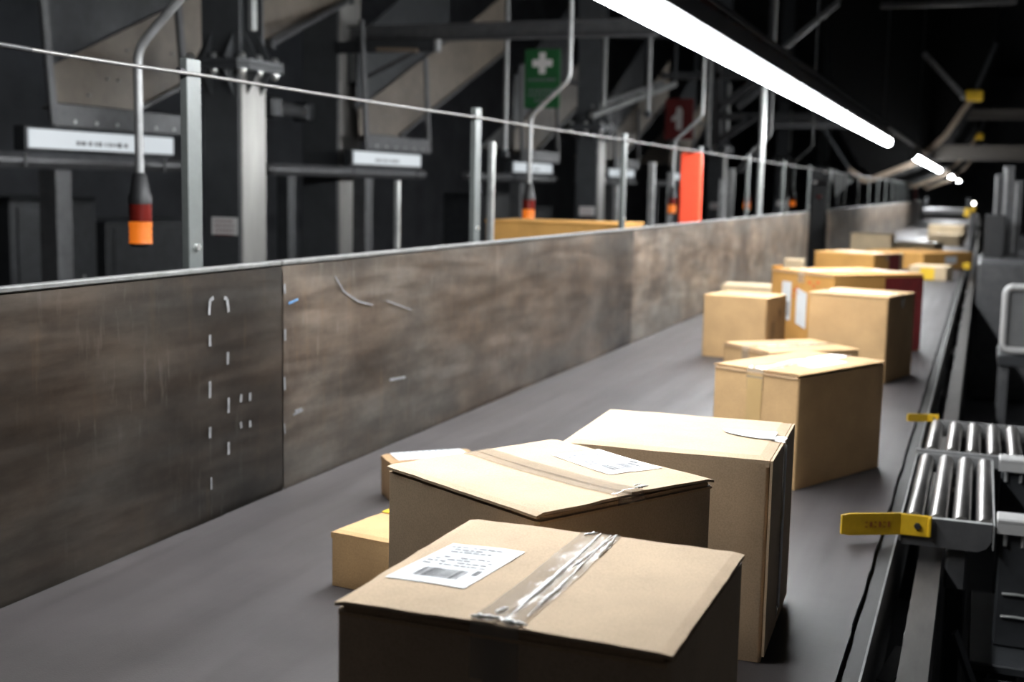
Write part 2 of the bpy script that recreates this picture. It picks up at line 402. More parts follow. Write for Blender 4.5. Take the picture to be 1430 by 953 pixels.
# ------------------------------------------------------------------ fence posts and wire rope
PY = [2.262, 3.861, 5.69, 7.372, 9.0] + [9.0+1.68*i for i in range(1, 13)]
ordn = ['nearest', 'second', 'third', 'fourth', 'fifth', 'sixth', 'seventh', 'eighth', 'ninth', 'tenth', 'eleventh', 'twelfth', 'thirteenth', 'fourteenth', 'fifteenth', 'sixteenth', 'seventeenth']
PX = GX-0.075
PY = [y*1.02 for y in PY]
for i, y in enumerate(PY):
    lab = {0: 'nearest slim grey fence post, in front of the anthracite column with the white notice', 3: 'fourth slim grey fence post, just right of the orange red sleeve'}.get(i, ordn[i]+' slim grey fence post from the camera along the guard')
    t = thing('fence_post', lab, 'post', (PX, y, 0), 'slim fence posts above the guard')
    mb = MB().box((PX, y, (ZB+1.010)/2), (0.020, 0.052, ZB+1.010), bev=.002)
    obj('upright', mb, 'post', t)
    obj('fixing_bolt', MB().tube([(PX+0.009, y, ZB+0.60), (PX+0.017, y, ZB+0.60)], 0.008, 6), 'bolt', t)
    obj('rope_eye', MB().tube([(PX, y-0.028, ZB+0.982), (PX, y-0.044, ZB+0.982)], 0.007, 8), 'black', t)
    obj('base_plate', MB().box((PX, y, 0.005), (0.05, 0.12, 0.01)), 'steel_dark', t)
wr = thing('wire_rope', 'taut steel wire rope strung through the tops of the fence posts', 'rope', (PX+0.016, 2, ZB+0.95))
path = []
stops = [1.72] + PY
for a, b in zip(stops[:-1], stops[1:]):
    for k in range(6):
        tt = k/6; path.append(Vector((PX+0.0145, a+(b-a)*tt, ZB+0.977-0.002*math.sin(math.pi*tt))))
path.append(Vector((PX+0.0145, PY[-1], ZB+0.977)))
obj('rope', MB().tube(path, 0.0042, 8), 'rope', wr)
p0 = path[0]
mb = MB(); ring = [p0 + Vector((0, -0.022+0.022*math.cos(a), 0.022*math.sin(a)))*0.8 for a in [k*2*math.pi/14 for k in range(15)]]
obj('thimble_eye', mb.tube(ring, 0.004, 6), 'galv', wr)
obj('ferrule', MB().tube([p0+Vector((0, 0.004, 0)), p0+Vector((0, 0.085, -0.001))], 0.0055, 8), 'black', wr)

# orange sleeve, pole beside the belt
sy0 = pt(976.5, 310, X=GX-0.032).y; a = pt(945.5, 208, Y=sy0); b = pt(976.5, 310, Y=sy0)
wd = (b.x-a.x)*.86; xm = b.x-wd/2
t = thing('orange_sleeve', 'bright orange red upright panel standing at the fence above the guard', 'panel', (xm, sy0+.025, 0))
obj('cover', MB().box((xm, sy0+.025, ZB+0.715), (wd, 0.05, 0.50), bev=.010), 'orange', t)
obj('stem', MB().box((xm, sy0+.025, (ZB+0.47)/2), (0.04, 0.04, ZB+0.47), bev=.003), 'steel_dark', t)

# ------------------------------------------------------------------ cardboard cartons
class Fr:
    """local frame of a carton: u from the front corner along the left-front face, v along the right face"""
    def __init__(s, x, y, th, w, d, h):
        s.B = Vector((x, y, 0)); s.w = w; s.d = d; s.h = h
        s.e1 = Vector((-math.cos(th), math.sin(th), 0)); s.e2 = Vector((math.sin(th), math.cos(th), 0))
    def p(s, u, v, z): return s.B + s.e1*u + s.e2*v + Vector((0, 0, ZB+z))
def slab(mb, fr, u0, u1, v0, v1, z0, z1, sag=None, n=8, rag=0.0, seed=0):
    vs = []; fs = []
    for lay in (0, 1):
        for i in range(n+1):
            for j in range(n+1):
                u = u0+(u1-u0)*i/n; v = v0+(v1-v0)*j/n
                if rag:
                    if i in (0, n): u += rag*noise.noise((v*40, seed, i*3.1))
                    if j in (0, n): v += rag*noise.noise((u*40, seed+9, j*2.3))
                z = (z0, z1)[lay] + (sag(i/n, j/n) if sag else 0)
                vs.append(fr.p(u, v, z))
    W = n+1; O = W*W
    for i in range(n):
        for j in range(n):
            a = i*W+j; fs.append((a, a+1, a+W+1, a+W)); fs.append((O+a, O+a+W, O+a+W+1, O+a+1))
    for i in range(n):
        fs += [(i, O+i, O+i+1, i+1), (n*W+i, n*W+i+1, O+n*W+i+1, O+n*W+i), (i*W, (i+1)*W, O+(i+1)*W, O+i*W), (i*W+n, O+i*W+n, O+(i+1)*W+n, (i+1)*W+n)]
    return mb.add(vs, fs)
def carton(q, label, mat='card_tan', seam='ab', tape=True, top=True, sag=0.004, hem=True, seed=0, detail=True, gap=0.003, group='cardboard boxes riding on the belt', name='cardboard_box', lift=0.0, tail=0.055):
    fr = Fr(*q); w, d, h = fr.w, fr.d, fr.h
    base = fr.p(w/2, d/2, 0); t = thing(name, label, 'box', base, group)
    # walls: rounded prism, gently bulging
    hb = h-0.010; r = min(0.006, w/10); per = []
    def arc(cu, cv_, a0):
        for k in range(4):
            a = a0+k*math.pi/6; per.append((cu+r*math.cos(a), cv_+r*math.sin(a)))
    seg = 8 if detail else 3
    def side(p, qv):
        for k in range(1, seg): per.append((p[0]+(qv[0]-p[0])*k/seg, p[1]+(qv[1]-p[1])*k/seg))
    arc(r, r, math.pi); side((r, 0), (w-r, 0)); arc(w-r, r, 1.5*math.pi); side((w, r), (w, d-r)); arc(w-r, d-r, 0); side((w-r, d), (r, d)); arc(r, d-r, .5*math.pi); side((0, d-r), (0, r))
    mb = MB(); nz = 8 if detail else 3; vs = []; fs = []; P = len(per)
    for k in range(nz+1):
        z = hb*k/nz
        for (u, v) in per:
            cu, cv_ = u/w-.5, v/d-.5
            bul = 0.0025*math.sin(math.pi*k/nz)*(1 if detail else .5)*(0.6+noise.noise((u*9+seed, v*9, z*7)))
            if k == 0: bul = -0.002
            L = math.hypot(cu, cv_) or 1
            uu, vv = u, v
            if abs(cu) > abs(cv_): uu += bul*(1 if cu > 0 else -1)*(1-min(1, abs(cv_)*2)**2)
            else: vv += bul*(1 if cv_ > 0 else -1)*(1-min(1, abs(cu)*2)**2)
            vs.append(fr.p(uu, vv, z + (0.001 if k == 0 else 0)))
    for k in range(nz):
        for i in range(P): fs.append((k*P+i, k*P+(i+1) % P, (k+1)*P+(i+1) % P, (k+1)*P+i))
    mb.add(vs, fs, True); mb.add(vs[:P], [tuple(range(P))]); mb.add(vs[-P:], [tuple(range(P))])
    obj('body', mb, mat, t)
    T = 0.0038
    def zf(u, v):
        if not (top and seam): return h + 0.0015*noise.noise((u/w*3+seed, v/d*3, 0))
        a, b_ = u/w, v/d; k, l = (b_, a) if seam == 'ab' else (a, b_)
        e = 0 if k < .5 else 1
        if seam == 'ab': b2 = (b_*2) % 1.0001; a2 = a
        else: a2 = (a*2) % 1.0001; b2 = b_
        kk = k*2 if e == 0 else 2-2*k
        z = h - sag*kk*0.6*math.sin(math.pi*max(0, min(1, l))) + 0.0012*noise.noise((a2*3+seed, b2*3, e*5.0))
        return z + (lift if e == 1 else lift*.4)*(1-l)*kk
    fr.zf = zf
    if top and seam and detail:
        for e in (0, 1):
            mb = MB()
            if seam == 'ab': u0 = -0.0035 if e == 0 else w-.003; slab(mb, fr, u0, u0+.0065, 0.004, d-.004, h-.0135, h-.0102, n=2)
            else: v0 = -0.0035 if e == 0 else d-.003; slab(mb, fr, 0.004, w-.004, v0, v0+.0065, h-.0135, h-.0102, n=2)
            obj('wall_rim', mb, 'core', t)
    if top and seam:
        # end flaps folded under, then the two long flaps meeting at the seam
        for e in (0, 1):
            mb = MB()
            if seam == 'ab': u0, u1 = (0.001, w*0.28) if e == 0 else (w*.72, w-0.001); slab(mb, fr, u0, u1, 0.008, d-0.008, h-0.0095, h-0.0048, n=2)
            else: v0, v1 = (0.001, d*0.28) if e == 0 else (d*.72, d-0.001); slab(mb, fr, 0.008, w-0.008, v0, v1, h-0.0095, h-0.0048, n=2)
            obj('end_flap', mb, 'core', t)
        for e in (0, 1):
            mb = MB()
            def sg(a, b_, e=e):
                k = b_ if seam == 'ab' else a          # across the seam
                k = k if e == 0 else 1-k               # 0 at the hinge, 1 at the seam
                l = a if seam == 'ab' else b_
                z = -sag*k*0.6*math.sin(math.pi*l) + 0.0012*noise.noise((a*3+seed, b_*3, e*5.0))
                if k < 0.03: z -= 0.0022
                z += lift*(1-l)*k if e == 1 else lift*.4*(1-l)*k
                return z
            if seam == 'ab':
                v0, v1 = (-0.001, d/2-gap/2) if e == 0 else (d/2+gap/2, d+0.001)
                slab(mb, fr, -0.0015, w+0.0015, v0, v1, h-T, h, sg, n=14, rag=0.0018, seed=seed+e)
            else:
                u0, u1 = (-0.001, w/2-gap/2) if e == 0 else (w/2+gap/2, w+0.001)
                slab(mb, fr, u0, u1, -0.0015, d+0.0015, h-T, h, sg, n=14, rag=0.0018, seed=seed+e)
            obj('flap', mb, mat, t)
    else:
        mb = MB(); slab(mb, fr, 0.0, w, 0.0, d, h-0.011, h, lambda a, b_: 0.0015*noise.noise((a*3+seed, b_*3, 0)) - 0.004*(max(abs(a-.5), abs(b_-.5)) > .49), n=20)
        obj('top_panel', mb, mat, t)
    if tape and seam:
        mb = MB(); tw = 0.025; n = 24; vs = []; fs = []
        L = w if seam == 'ab' else d; mid = (d if seam == 'ab' else w)/2
        st = [(-0.003, h-tail), (-0.0035, h-tail*.4), (-0.003, h-0.002)] + [(L*k/n, h+0.0016) for k in range(n+1)] + [(L+0.003, h-0.002), (L+0.0035, h-tail*.4), (L+0.003, h-tail)]
        for (s_, z) in st:
            for j in range(7):
                c = mid-tw+2*tw*j/6
                sgm = (max(zf(s_, c) if seam == 'ab' else zf(c, s_), (zf(s_, mid-.004) if seam == 'ab' else zf(mid-.004, s_)))-h if j == 3 else (zf(s_, c) if seam == 'ab' else zf(c, s_))-h) if 0 <= s_ <= L else 0
                dz = sgm + 0.0008*noise.noise((s_*40, c*60, seed+3.0)) if 0 <= s_ <= L else 0
                dy = 0.0014*noise.noise((s_*25, z*25, seed+j))
                vs.append(fr.p(s_, c+dy, z+dz) if seam == 'ab' else fr.p(c+dy, s_, z+dz))
        for i in range(len(st)-1):
            for j in range(6): fs.append((i*7+j, i*7+j+1, i*7+7+j+1, i*7+7+j))
        mb.add(vs, fs, True); tp = obj('tape', mb, 'tape', t)
        t['_'] = 1; del t['_']
    return t, fr
def label_on(t, fr, corners, style=0, z=0.0022, mat='paper', name='shipping_label'):
    """flat label on the top, corners in carton coordinates (a,b along the print lines, then across)"""
    c = [Vector((u, v, 0)) for u, v in corners]
    def q(s, r): return (c[0]*(1-s)+c[1]*s)*(1-r) + (c[3]*(1-s)+c[2]*s)*r
    def quad(mb, s0, s1, r0, r1, zz):
        n = 8 if s1-s0 > .9 else 1; zz -= 0.0012
        for i in range(n):
            for k in range(n):
                S0, S1 = s0+(s1-s0)*i/n, s0+(s1-s0)*(i+1)/n; R0_, R1_ = r0+(r1-r0)*k/n, r0+(r1-r0)*(k+1)/n
                mb.add([fr.p(p.x, p.y, fr.zf(p.x, p.y)+zz) for p in (q(S0, R0_), q(S1, R0_), q(S1, R1_), q(S0, R1_))], [(0, 1, 2, 3)], True)
    mb = MB(); quad(mb, 0, 1, 0, 1, z); lb = obj(name, mb, mat, t)
    if style is None: return lb
    mb = MB(); rnd = random.Random(style)
    for r in (0.08, 0.14, 0.20, 0.34, 0.40, 0.46, 0.53):
        s = 0.07
        while s < 0.85:
            l = rnd.uniform(0.03, 0.11)
            if rnd.random() < .72: quad(mb, s, min(s+l, .93), r, r+0.025, z+0.0005)
            s += l+0.02
    obj('printed_text', mb, 'ink_grey', lb)
    mb = MB(); s = 0.22
    while s < 0.78:
        l = rnd.choice((0.006, 0.01, 0.016)); quad(mb, s, s+l, 0.64, 0.86, z+0.0005); s += l+rnd.choice((0.008, 0.012, 0.018))
    obj('barcode', mb, 'ink', lb)
    mb = MB(); quad(mb, 0.84, 0.91, 0.60, 0.72, z+0.0005); obj('printed_block', mb, 'ink', lb)
    return lb
def creases(t, fr, lines, w0=0.0022, name='crease'):
    tape = [o for o in bpy.data.objects if o.parent == t and o.name.split('.')[0] == 'tape']
    par = tape[0] if tape else t
    mb = MB(); rnd = random.Random(5)
    for (u0, v0, u1, v1, ww, z) in lines:
        n = 22; path = []; rr = []
        for k in range(n+1):
            s = k/n; u = u0+(u1-u0)*s; v = v0+(v1-v0)*s
            j = 0.0014*noise.noise((s*9, u0*50, v0*50))
            path.append(fr.p(u+j, v+j*.5, fr.zf(u, v)+max(z, 0)+0.0018)); rr.append(max(0.0005, ww*(0.65+0.8*noise.noise((s*14, ww*900, u0*77)))*math.sin(math.pi*min(1, max(0.06, s*1.0+0.03)))**.35))
        mb.tube(path, rr, 6)
    return obj(name, mb, 'crease', par)

# nearest carton
B1 = (-0.2352, 1.0407, 0.0107, 0.3422, 0.3333, 0.3365)
t, fr = carton(B1, 'nearest beige cardboard box, white label and crinkled clear tape on top', 'card_beige', 'bc', seed=1, sag=0.005, lift=0.002)
label_on(t, fr, [(0.317, 0.227), (0.229, 0.231), (0.240, 0.084), (0.331, 0.082)], 3)
creases(t, fr, [(0.166, 0.012, 0.171, 0.335, 0.0042, -0.001), (0.150, 0.03, 0.158, 0.33, 0.0016, 0.0005), (0.153, 0.07, 0.150, 0.14, 0.0030, 0.0004), (0.163, 0.20, 0.153, 0.335, 0.0026, 0.0004),
                (0.199, 0.004, 0.168, 0.010, 0.0036, 0.0005), (0.168, 0.006, 0.140, 0.004, 0.0040, 0.0005), (0.181, 0.025, 0.176, 0.045, 0.0032, 0.0), (0.147, 0.25, 0.151, 0.335, 0.0022, 0.0006), (0.188, 0.32, 0.175, 0.335, 0.0024, 0.0006)])
mb = MB()
mb.prism([fr.p(0.160, -0.0022, fr.h-0.014), fr.p(0.182, -0.0022, fr.h-0.014), fr.p(0.182, -0.0022, fr.h-0.15), fr.p(0.160, -0.0022, fr.h-0.15)], fr.e2*-0.0004)
obj('tape_tail', mb, 'tape', t)

# second carton
B2 = (-0.4993, 1.4157, 0.5139, 0.3319, 0.3318, 0.3410)
t, fr = carton(B2, 'turned beige cardboard box with an open dark seam, behind the nearest one', 'card_beige', 'ab', seed=5, sag=0.006, gap=0.004, lift=0.004, tail=0.012)
label_on(t, fr, [(0.245, 0.242), (0.233, 0.330), (0.084, 0.318), (0.097, 0.223)], 8)
creases(t, fr, [(0.004, 0.178, 0.004, 0.205, 0.0022, 0.002), (0.012, 0.185, 0.016, 0.203, 0.0014, 0.003)])
# tall carton on its side
B5 = (-0.2865, 1.9025, -0.0385, 0.3395, 0.3296, 0.3346)
t, fr = carton(B5, 'tall beige cardboard box with a torn white label on top', 'card_beige', None, tape=False, seed=9)
mb = MB()
n = 16; top_e = []; bot_e = []
for k in range(n+1):
    s = k/n
    top_e.append((0.105-0.093*s, 0.197+0.010*s+0.007*noise.noise((s*13, 1, 1)))); bot_e.append((0.095-0.085*s, 0.172-0.03*math.sin(min(1, s*1.3)*math.pi*.5)+0.006*noise.noise((s*15, 7, 2))))
for k in range(n):
    mb.prism([fr.p(*top_e[k], fr.h+0.0020), fr.p(*top_e[k+1], fr.h+0.0020), fr.p(*bot_e[k+1], fr.h+0.0020), fr.p(*bot_e[k], fr.h+0.0020)], (0, 0, 0.0006))
obj('torn_label', mb, 'paper', t)
for (v0, v1) in ((-0.001, 0.158), (0.168, 0.331)):
    mb = MB()
    poly = [fr.p(-0.0015, v0, 0.012), fr.p(-0.0015, v1, 0.012), fr.p(-0.0015, v1, fr.h-0.004), fr.p(-0.0015, v0, fr.h-0.004)]
    mb.prism(poly, fr.e1*-0.004); obj('side_flap', mb, 'card_beige', t)
mb = MB()
for k in range(12):
    z0 = 0.03+(fr.h-0.03)*k/12; z1 = 0.03+(fr.h-0.03)*(k+1)/12
    o = [0.0068+0.0014*noise.noise((z*21, 3, 1)) for z in (z0, z1)]
    mb.add([fr.p(-o[0], 0.138, z0), fr.p(-o[0]-.001, 0.163, z0), fr.p(-o[0], 0.19, z0), fr.p(-o[1], 0.138, z1), fr.p(-o[1]-.001, 0.163, z1), fr.p(-o[1], 0.19, z1)], [(0, 1, 4, 3), (1, 2, 5, 4)], True)
mb.add([fr.p(-0.0078, 0.138, fr.h-.001), fr.p(-0.0078, 0.19, fr.h-.001), fr.p(0.03, 0.19, fr.h+0.0018), fr.p(0.03, 0.138, fr.h+0.0018)], [(0, 1, 2, 3)])
tp = obj('tape', mb, 'tape', t)
mb = MB()
for v, z0, z1, r_ in ((0.163, 0.04, fr.h-0.01, 0.0022), (0.172, 0.10, 0.30, 0.0014), (0.152, 0.05, 0.2, 0.0012)):
    mb.tube([fr.p(-0.0085, v+0.002*noise.noise((k, v*9, 0)), z0+(z1-z0)*k/16) for k in range(17)], [r_*(0.5+.5*abs(noise.noise((k*.7, v*50, 0)))) for k in range(17)], 5)
obj('crease', mb, 'crease', tp)

# small flat carton left of the second
t, fr = carton((-0.897, 1.933, 0.134, 0.2, 0.195, 0.107), 'small flat tan cardboard box with a yellow sticker, peeking out left of the turned box', 'card_tan', None, tape=False, seed=12)
mb = MB().prism([fr.p(u, v, fr.h+0.0018) for u, v in ((0.12, 0.150), (0.19, 0.150), (0.19, 0.192), (0.12, 0.192))], (0, 0, 0.0006)); obj('sticker', mb, 'yellow_tape', t)
t, fr = carton((-1.263, 2.546, 0.837, 0.092, 0.226, 0.098), 'narrow cardboard box with a lined white label, behind the turned box by the guard', 'card_brown', None, tape=False, seed=14)
mb = MB().prism([fr.p(u, v, fr.h+0.0018) for u, v in ((0.006, 0.02), (0.084, 0.02), (0.084, 0.2), (0.006, 0.2))], (0, 0, 0.0006)); lb = obj('shipping_label', mb, 'paper', t)
mb = MB()
for k in range(9): mb.prism([fr.p(u, v, fr.h+0.0026) for u, v in ((0.014, 0.035+k*0.016), (0.076, 0.035+k*0.016), (0.076, 0.039+k*0.016), (0.014, 0.039+k*0.016))], (0, 0, 0.0004))
obj('printed_lines', mb, 'ink_grey', lb)
# square tan carton
B6 = (-0.4004, 3.0809, 0.4407, 0.2608, 0.4164, 0.2966)
t, fr = carton(B6, 'tan cardboard box turned corner first, tape down its left face', 'card_tan', 'bc', seed=21)
label_on(t, fr, [(0.104, 0.150), (0.045, 0.130), (0.045, 0.300), (0.104, 0.310)], None)
creases(t, fr, [(0.128, 0.05, 0.134, 0.40, 0.0035, 0.0), (0.140, 0.02, 0.118, 0.08, 0.003, 0.0), (0.06, 0.12, 0.09, 0.36, 0.002, 0.003)])
mb = MB().prism([fr.p(0.106, -0.0030, fr.h-0.012), fr.p(0.155, -0.0030, fr.h-0.012), fr.p(0.152, -0.0036, fr.h-0.135), fr.p(0.109, -0.0036, fr.h-0.135)], fr.e2*-0.0004)
obj('tape_tail', mb, 'tape_tan', t)
t, fr = carton((-0.691, 4.48, 0.823, 0.318, 0.394, 0.165), 'low tan cardboard box behind the corner first box, only its taped lid showing', 'card_tan', 'bc', seed=25)
creases(t, fr, [(0.155, 0.05, 0.165, 0.37, 0.003, 0.0)])
B8 = (-0.8597, 5.4094, 0.2030, 0.2974, 0.2511, 0.2836)
t, fr = carton(B8, 'plain square tan cardboard box by the guard, smeared on its right face', 'card_tan', None, tape=False, seed=31)
mb = MB()
for v, z, s in ((0.08, 0.13, 0.05), (0.10, 0.17, 0.03), (0.16, 0.2, 0.04), (0.06, 0.08, 0.03), (0.19, 0.11, 0.03)):
    mb.prism([fr.p(-0.0026, v+s*.5*math.cos(a)*(0.8+.4*noise.noise((a, v*9, 0))), z+s*math.sin(a)*(0.8+.4*noise.noise((a, 4, z*9)))) for a in [k*math.pi/5 for k in range(10)]], fr.e1*-0.0003)
obj('smear', mb, 'stain', t)
t, fr = carton((-1.202, 7.739, -0.027, 0.319, 0.221, 0.155), 'pale little cardboard box just showing behind the plain square box', 'card_pale', None, tape=False, seed=33, detail=False)
B10 = (-0.3233, 5.0018, 0.2511, 0.3247, 0.3433, 0.3450)
t, fr = carton(B10, 'tall plain tan cardboard box on the right of the belt with shiny tape on top', 'card_tan', 'ab', seed=36)
creases(t, fr, [(0.02, 0.165, 0.30, 0.18, 0.0040, 0.0), (0.05, 0.185, 0.25, 0.16, 0.003, 0.0), (0.10, 0.15, 0.29, 0.155, 0.0028, 0.0)])
B11 = (-0.6182, 5.7861, 0.7745, 0.4701, 0.5373, 0.3714)
t, fr = carton(B11, 'large orange brown cardboard box with white labels, red print and a dark red block', 'card_orange', 'bc', seed=41)
def on_left(u0, u1, z0, z1, dz=0.0): return [fr.p(u0, -0.004, z0), fr.p(u1, -0.004, z0+dz), fr.p(u1, -0.004, z1+dz), fr.p(u0, -0.004, z1)]
lb = obj('shipping_label', MB().prism(on_left(0.305, 0.375, 0.13, 0.315), fr.e2*-0.0006), 'paper', t)
mb = MB()
for k in range(6): mb.prism([p+fr.e2*-0.0008 for p in on_left(0.315, 0.35, 0.15+k*0.012, 0.157+k*0.012)], fr.e2*-0.0004)
obj('printed_text', mb, 'ink', lb)
obj('document_sleeve', MB().prism(on_left(0.185, 0.262, 0.10, 0.27, 0.02), fr.e2*-0.0006), 'paper', t)
mb = MB()
for (u0, u1, z0, z1) in ((0.27, 0.29, 0.27, 0.285), (0.255, 0.268, 0.285, 0.30), (0.245, 0.26, 0.262, 0.27), (0.16, 0.178, 0.315, 0.33), (0.13, 0.145, 0.30, 0.315), (0.275, 0.30, 0.245, 0.252), (0.10, 0.115, 0.32, 0.335)):
    mb.prism(on_left(u0, u1, z0, z1), fr.e2*-0.0006)
obj('red_print', mb, 'orange_print', t)
obj('red_block', MB().prism([fr.p(-0.0035, v, z) for v, z in ((0.30, 0.006), (0.533, 0.006), (0.533, 0.355), (0.30, 0.355))], fr.e1*-0.0006), 'red_print', t, label='dark red printed block')
creases(t, fr, [(0.235, 0.02, 0.235, 0.52, 0.005, 0.001), (0.21, 0.02, 0.26, 0.50, 0.004, 0.001), (0.25, 0.05, 0.225, 0.50, 0.004, 0.001), (0.40, 0.06, 0.22, 0.10, 0.004, 0.001), (0.22, 0.40, 0.05, 0.50, 0.004, 0.001)])
obj('corner_tab', MB().prism([fr.p(0.45, 0.0, fr.h), fr.p(0.47, 0.0, fr.h), fr.p(0.47, 0.05, fr.h), fr.p(0.45, 0.05, fr.h)], (0, 0, 0.014)), 'card_orange', t)
# farther cartons
t, fr = carton((-0.728, 9.429, 0.38, 0.488, 0.426, 0.298), 'orange brown cardboard box with bright crumpled tape, second behind the red block box', 'card_orange', 'ab', seed=51)
creases(t, fr, [(0.03, 0.20, 0.45, 0.215, 0.007, 0.001), (0.05, 0.23, 0.40, 0.21, 0.006, 0.001), (0.2, 0.19, 0.45, 0.23, 0.005, 0.001)])
obj('red_block', MB().prism([fr.p(-0.003, v, z) for v, z in ((0.24, 0.15), (0.42, 0.15), (0.42, 0.285), (0.24, 0.285))], fr.e1*-0.0006), 'red_print', t, label='dark red printed block')
carton((-1.32, 9.95, 0.1, 0.14, 0.12, 0.21), 'tiny pale box left of the box with bright crumpled tape', 'card_pale', None, tape=False, seed=53, detail=False)
carton((-0.62, 10.55, 0.2, 0.16, 0.14, 0.26), 'tiny white topped box right of the box with bright crumpled tape', 'card_pale', None, tape=False, seed=55, detail=False)
t, fr = carton((-0.52, 12.75, 0.62, 0.72, 0.78, 0.17), 'broad flat orange brown carton lying across the belt', 'card_orange', None, tape=False, seed=57)
obj('shipping_label', MB().prism([fr.p(-0.003, v, z) for v, z in ((0.34, 0.06), (0.52, 0.06), (0.52, 0.13), (0.34, 0.13))], fr.e1*-0.0006), 'paper', t)
t, fr = carton((-0.263, 11.304, 0.146, 0.315, 0.31, 0.122), 'small carton with a bright yellow end by the right rail', 'card_pale', None, tape=False, seed=59, detail=False)
obj('yellow_band', MB().prism([fr.p(u, -0.003, z) for u, z in ((0.10, 0.005), (0.22, 0.005), (0.22, 0.105), (0.10, 0.105))], fr.e2*-0.0006), 'yellow_tape', t)
carton((-0.933, 14.2, 0.13, 0.44, 0.27, 0.297), 'pale tan cardboard box close to the far guard', 'card_pale', 'ab', seed=61, detail=False, tape=False)
carton((-0.53, 15.9, 0.207, 0.51, 0.46, 0.149), 'pale flat carton behind the broad flat orange carton', 'card_pale', 'ab', seed=63, detail=False)
carton((-0.30, 19.0, 0.197, 0.442, 0.42, 0.165), 'low pale carton at the far right, in front of the farthest one', 'card_pale', 'ab', seed=65, detail=False)
carton((-0.28, 21.4, 0.115, 0.55, 0.5, 0.24), 'farthest pale carton on the belt, before the dark cross hood', 'card_pale', 'ab', seed=67, detail=False)

# ------------------------------------------------------------------ roller take-off conveyor at the right
rc = thing('roller_conveyor', 'short roller side conveyor of four steel rollers behind the long yellow handle', 'roller conveyor', (-0.03, 3.08, 0))
ZR = 0.06
def roller(parent, x, y0, y1, z, r=0.0195):
    mb = MB().tube([(x, y0, ZB+z-r), (x, y0+0.004, ZB+z-r), (x, y1-0.004, ZB+z-r), (x, y1, ZB+z-r)], [r*.93, r, r, r*.93], 20)
    ro = obj('roller', mb, 'chrome', parent)
    obj('axle', MB().tube([(x, y0-0.016, ZB+z-r), (x, y1+0.016, ZB+z-r)], 0.006, 8), 'bolt', ro)
for k in range(4): roller(rc, -0.098+0.0485*k, 2.765, 3.415, ZR)
obj('end_plate', MB().prism([rel(-0.122, 2.745, ZR-0.008), rel(0.062, 2.745, ZR-0.008), rel(0.062, 2.745, ZR-0.045), rel(0.052, 2.745, ZR-0.062), rel(0.035, 2.745, ZR-0.07), rel(-0.122, 2.745, ZR-0.07)], (0, 0.006, 0)), 'steel_mid', rc)
obj('end_ledge', MB().box(rel(-0.03, 2.7545, ZR-0.009), (0.184, 0.018, 0.003)), 'galv', rc)
obj('far_plate', MB().box(rel(-0.03, 3.44, ZR-0.03), (0.19, 0.006, 0.05)), 'galv_dull', rc)
for x in (-0.124, 0.066): obj('side_plate', MB().box(rel(x, 3.09, ZR-0.035), (0.004, 0.70, 0.055), bev=.001), 'galv_dull', rc)
obj('support_block', MB().box(rel(-0.006, 2.80, -0.065), (0.046, 0.06, 0.09), bev=.006), 'steel_mid', rc)
obj('support_leg', MB().box((-0.004, 2.90, 0.38), (0.04, 0.10, 0.76), bev=.004), 'steel_dark', rc)
obj('support_leg', MB().box((-0.004, 3.30, 0.42), (0.05, 0.06, 0.85), bev=.004), 'steel_dark', rc)
rc2 = thing('roller_conveyor', 'shorter bank of steel rollers beyond the four roller bank', 'roller conveyor', (0.03, 3.75, 0))
for k in range(7): roller(rc2, -0.090+0.0535*k, 3.52, 3.95, ZR, 0.0195)
obj('far_plate', MB().box(rel(0.09, 3.975, ZR-0.03), (0.38, 0.006, 0.05)), 'galv_dull', rc2)
obj('near_plate', MB().box(rel(0.07, 3.488, ZR-0.022), (0.40, 0.012, 0.035)), 'galv_dull', rc2)
obj('support_leg', MB().box((0.0, 3.75, 0.42), (0.05, 0.06, 0.85), bev=.004), 'steel_dark', rc2)
# yellow handles
def handle(p, lab, s=1.0, text=True):
    t = thing('release_handle', lab, 'handle', p, 'yellow release handles')
    x, y, z = p
    obj('bracket', MB().box((x+0.030*s, y, z), (0.064*s, 0.005, 0.048*s), bev=.002), 'yellow', t)
    a = Vector((x, y, z)); b = Vector((x-0.118*s, y-0.085*s, z+0.006*s))
    mb = MB(); n = 8; vs = []
    for k in range(n+1):
        q = a.lerp(b, k/n); hh = 0.024*s*(1 if k < n else .86)
        vs += [q+Vector((0, 0, hh)), q-Vector((0, 0, hh)), q+Vector((-.003, .004, -hh)), q+Vector((-.003, .004, hh))]
    fs = [(k*4+i, k*4+(i+1) % 4, k*4+4+(i+1) % 4, k*4+4+i) for k in range(n) for i in range(4)] + [(0, 1, 2, 3), (n*4+3, n*4+2, n*4+1, n*4)]
    mb.add(vs, fs); bl = obj('lever', mb, 'yellow', t)
    obj('bolt', MB().tube([(x+0.033*s, y-0.008, z), (x+0.033*s, y-0.002, z)], 0.0075*s, 6), 'black', t)
    mb = MB().box((x+0.058*s, y-0.004, z), (0.008*s, 0.010, 0.044*s), bev=.002); obj('hook', mb, 'yellow', t)
    if text:
        mb = MB(); rnd = random.Random(2); d = (b-a)
        nrm = Vector((d.y, -d.x, 0)).normalized()*-1
        if nrm.y > 0: nrm = -nrm
        for k in range(6):
            q = a.lerp(b, 0.22+0.075*k) + nrm*0.0008
            dd = d.normalized()*0.0028
            for (h0, h1) in ((-0.007, -0.004), (0.003, 0.006)) if k % 2 else ((-0.006, 0.006),):
                mb.prism([q-dd+Vector((0, 0, h0)), q+dd+Vector((0, 0, h0)), q+dd+Vector((0, 0, h1)), q-dd+Vector((0, 0, h1))], nrm*0.0006)
        obj('stamped_marks', mb, 'rust_text', bl)
    return t
handle((-0.122, 2.736, ZB+0.036), 'long yellow release handle reaching over the belt edge at the rollers')
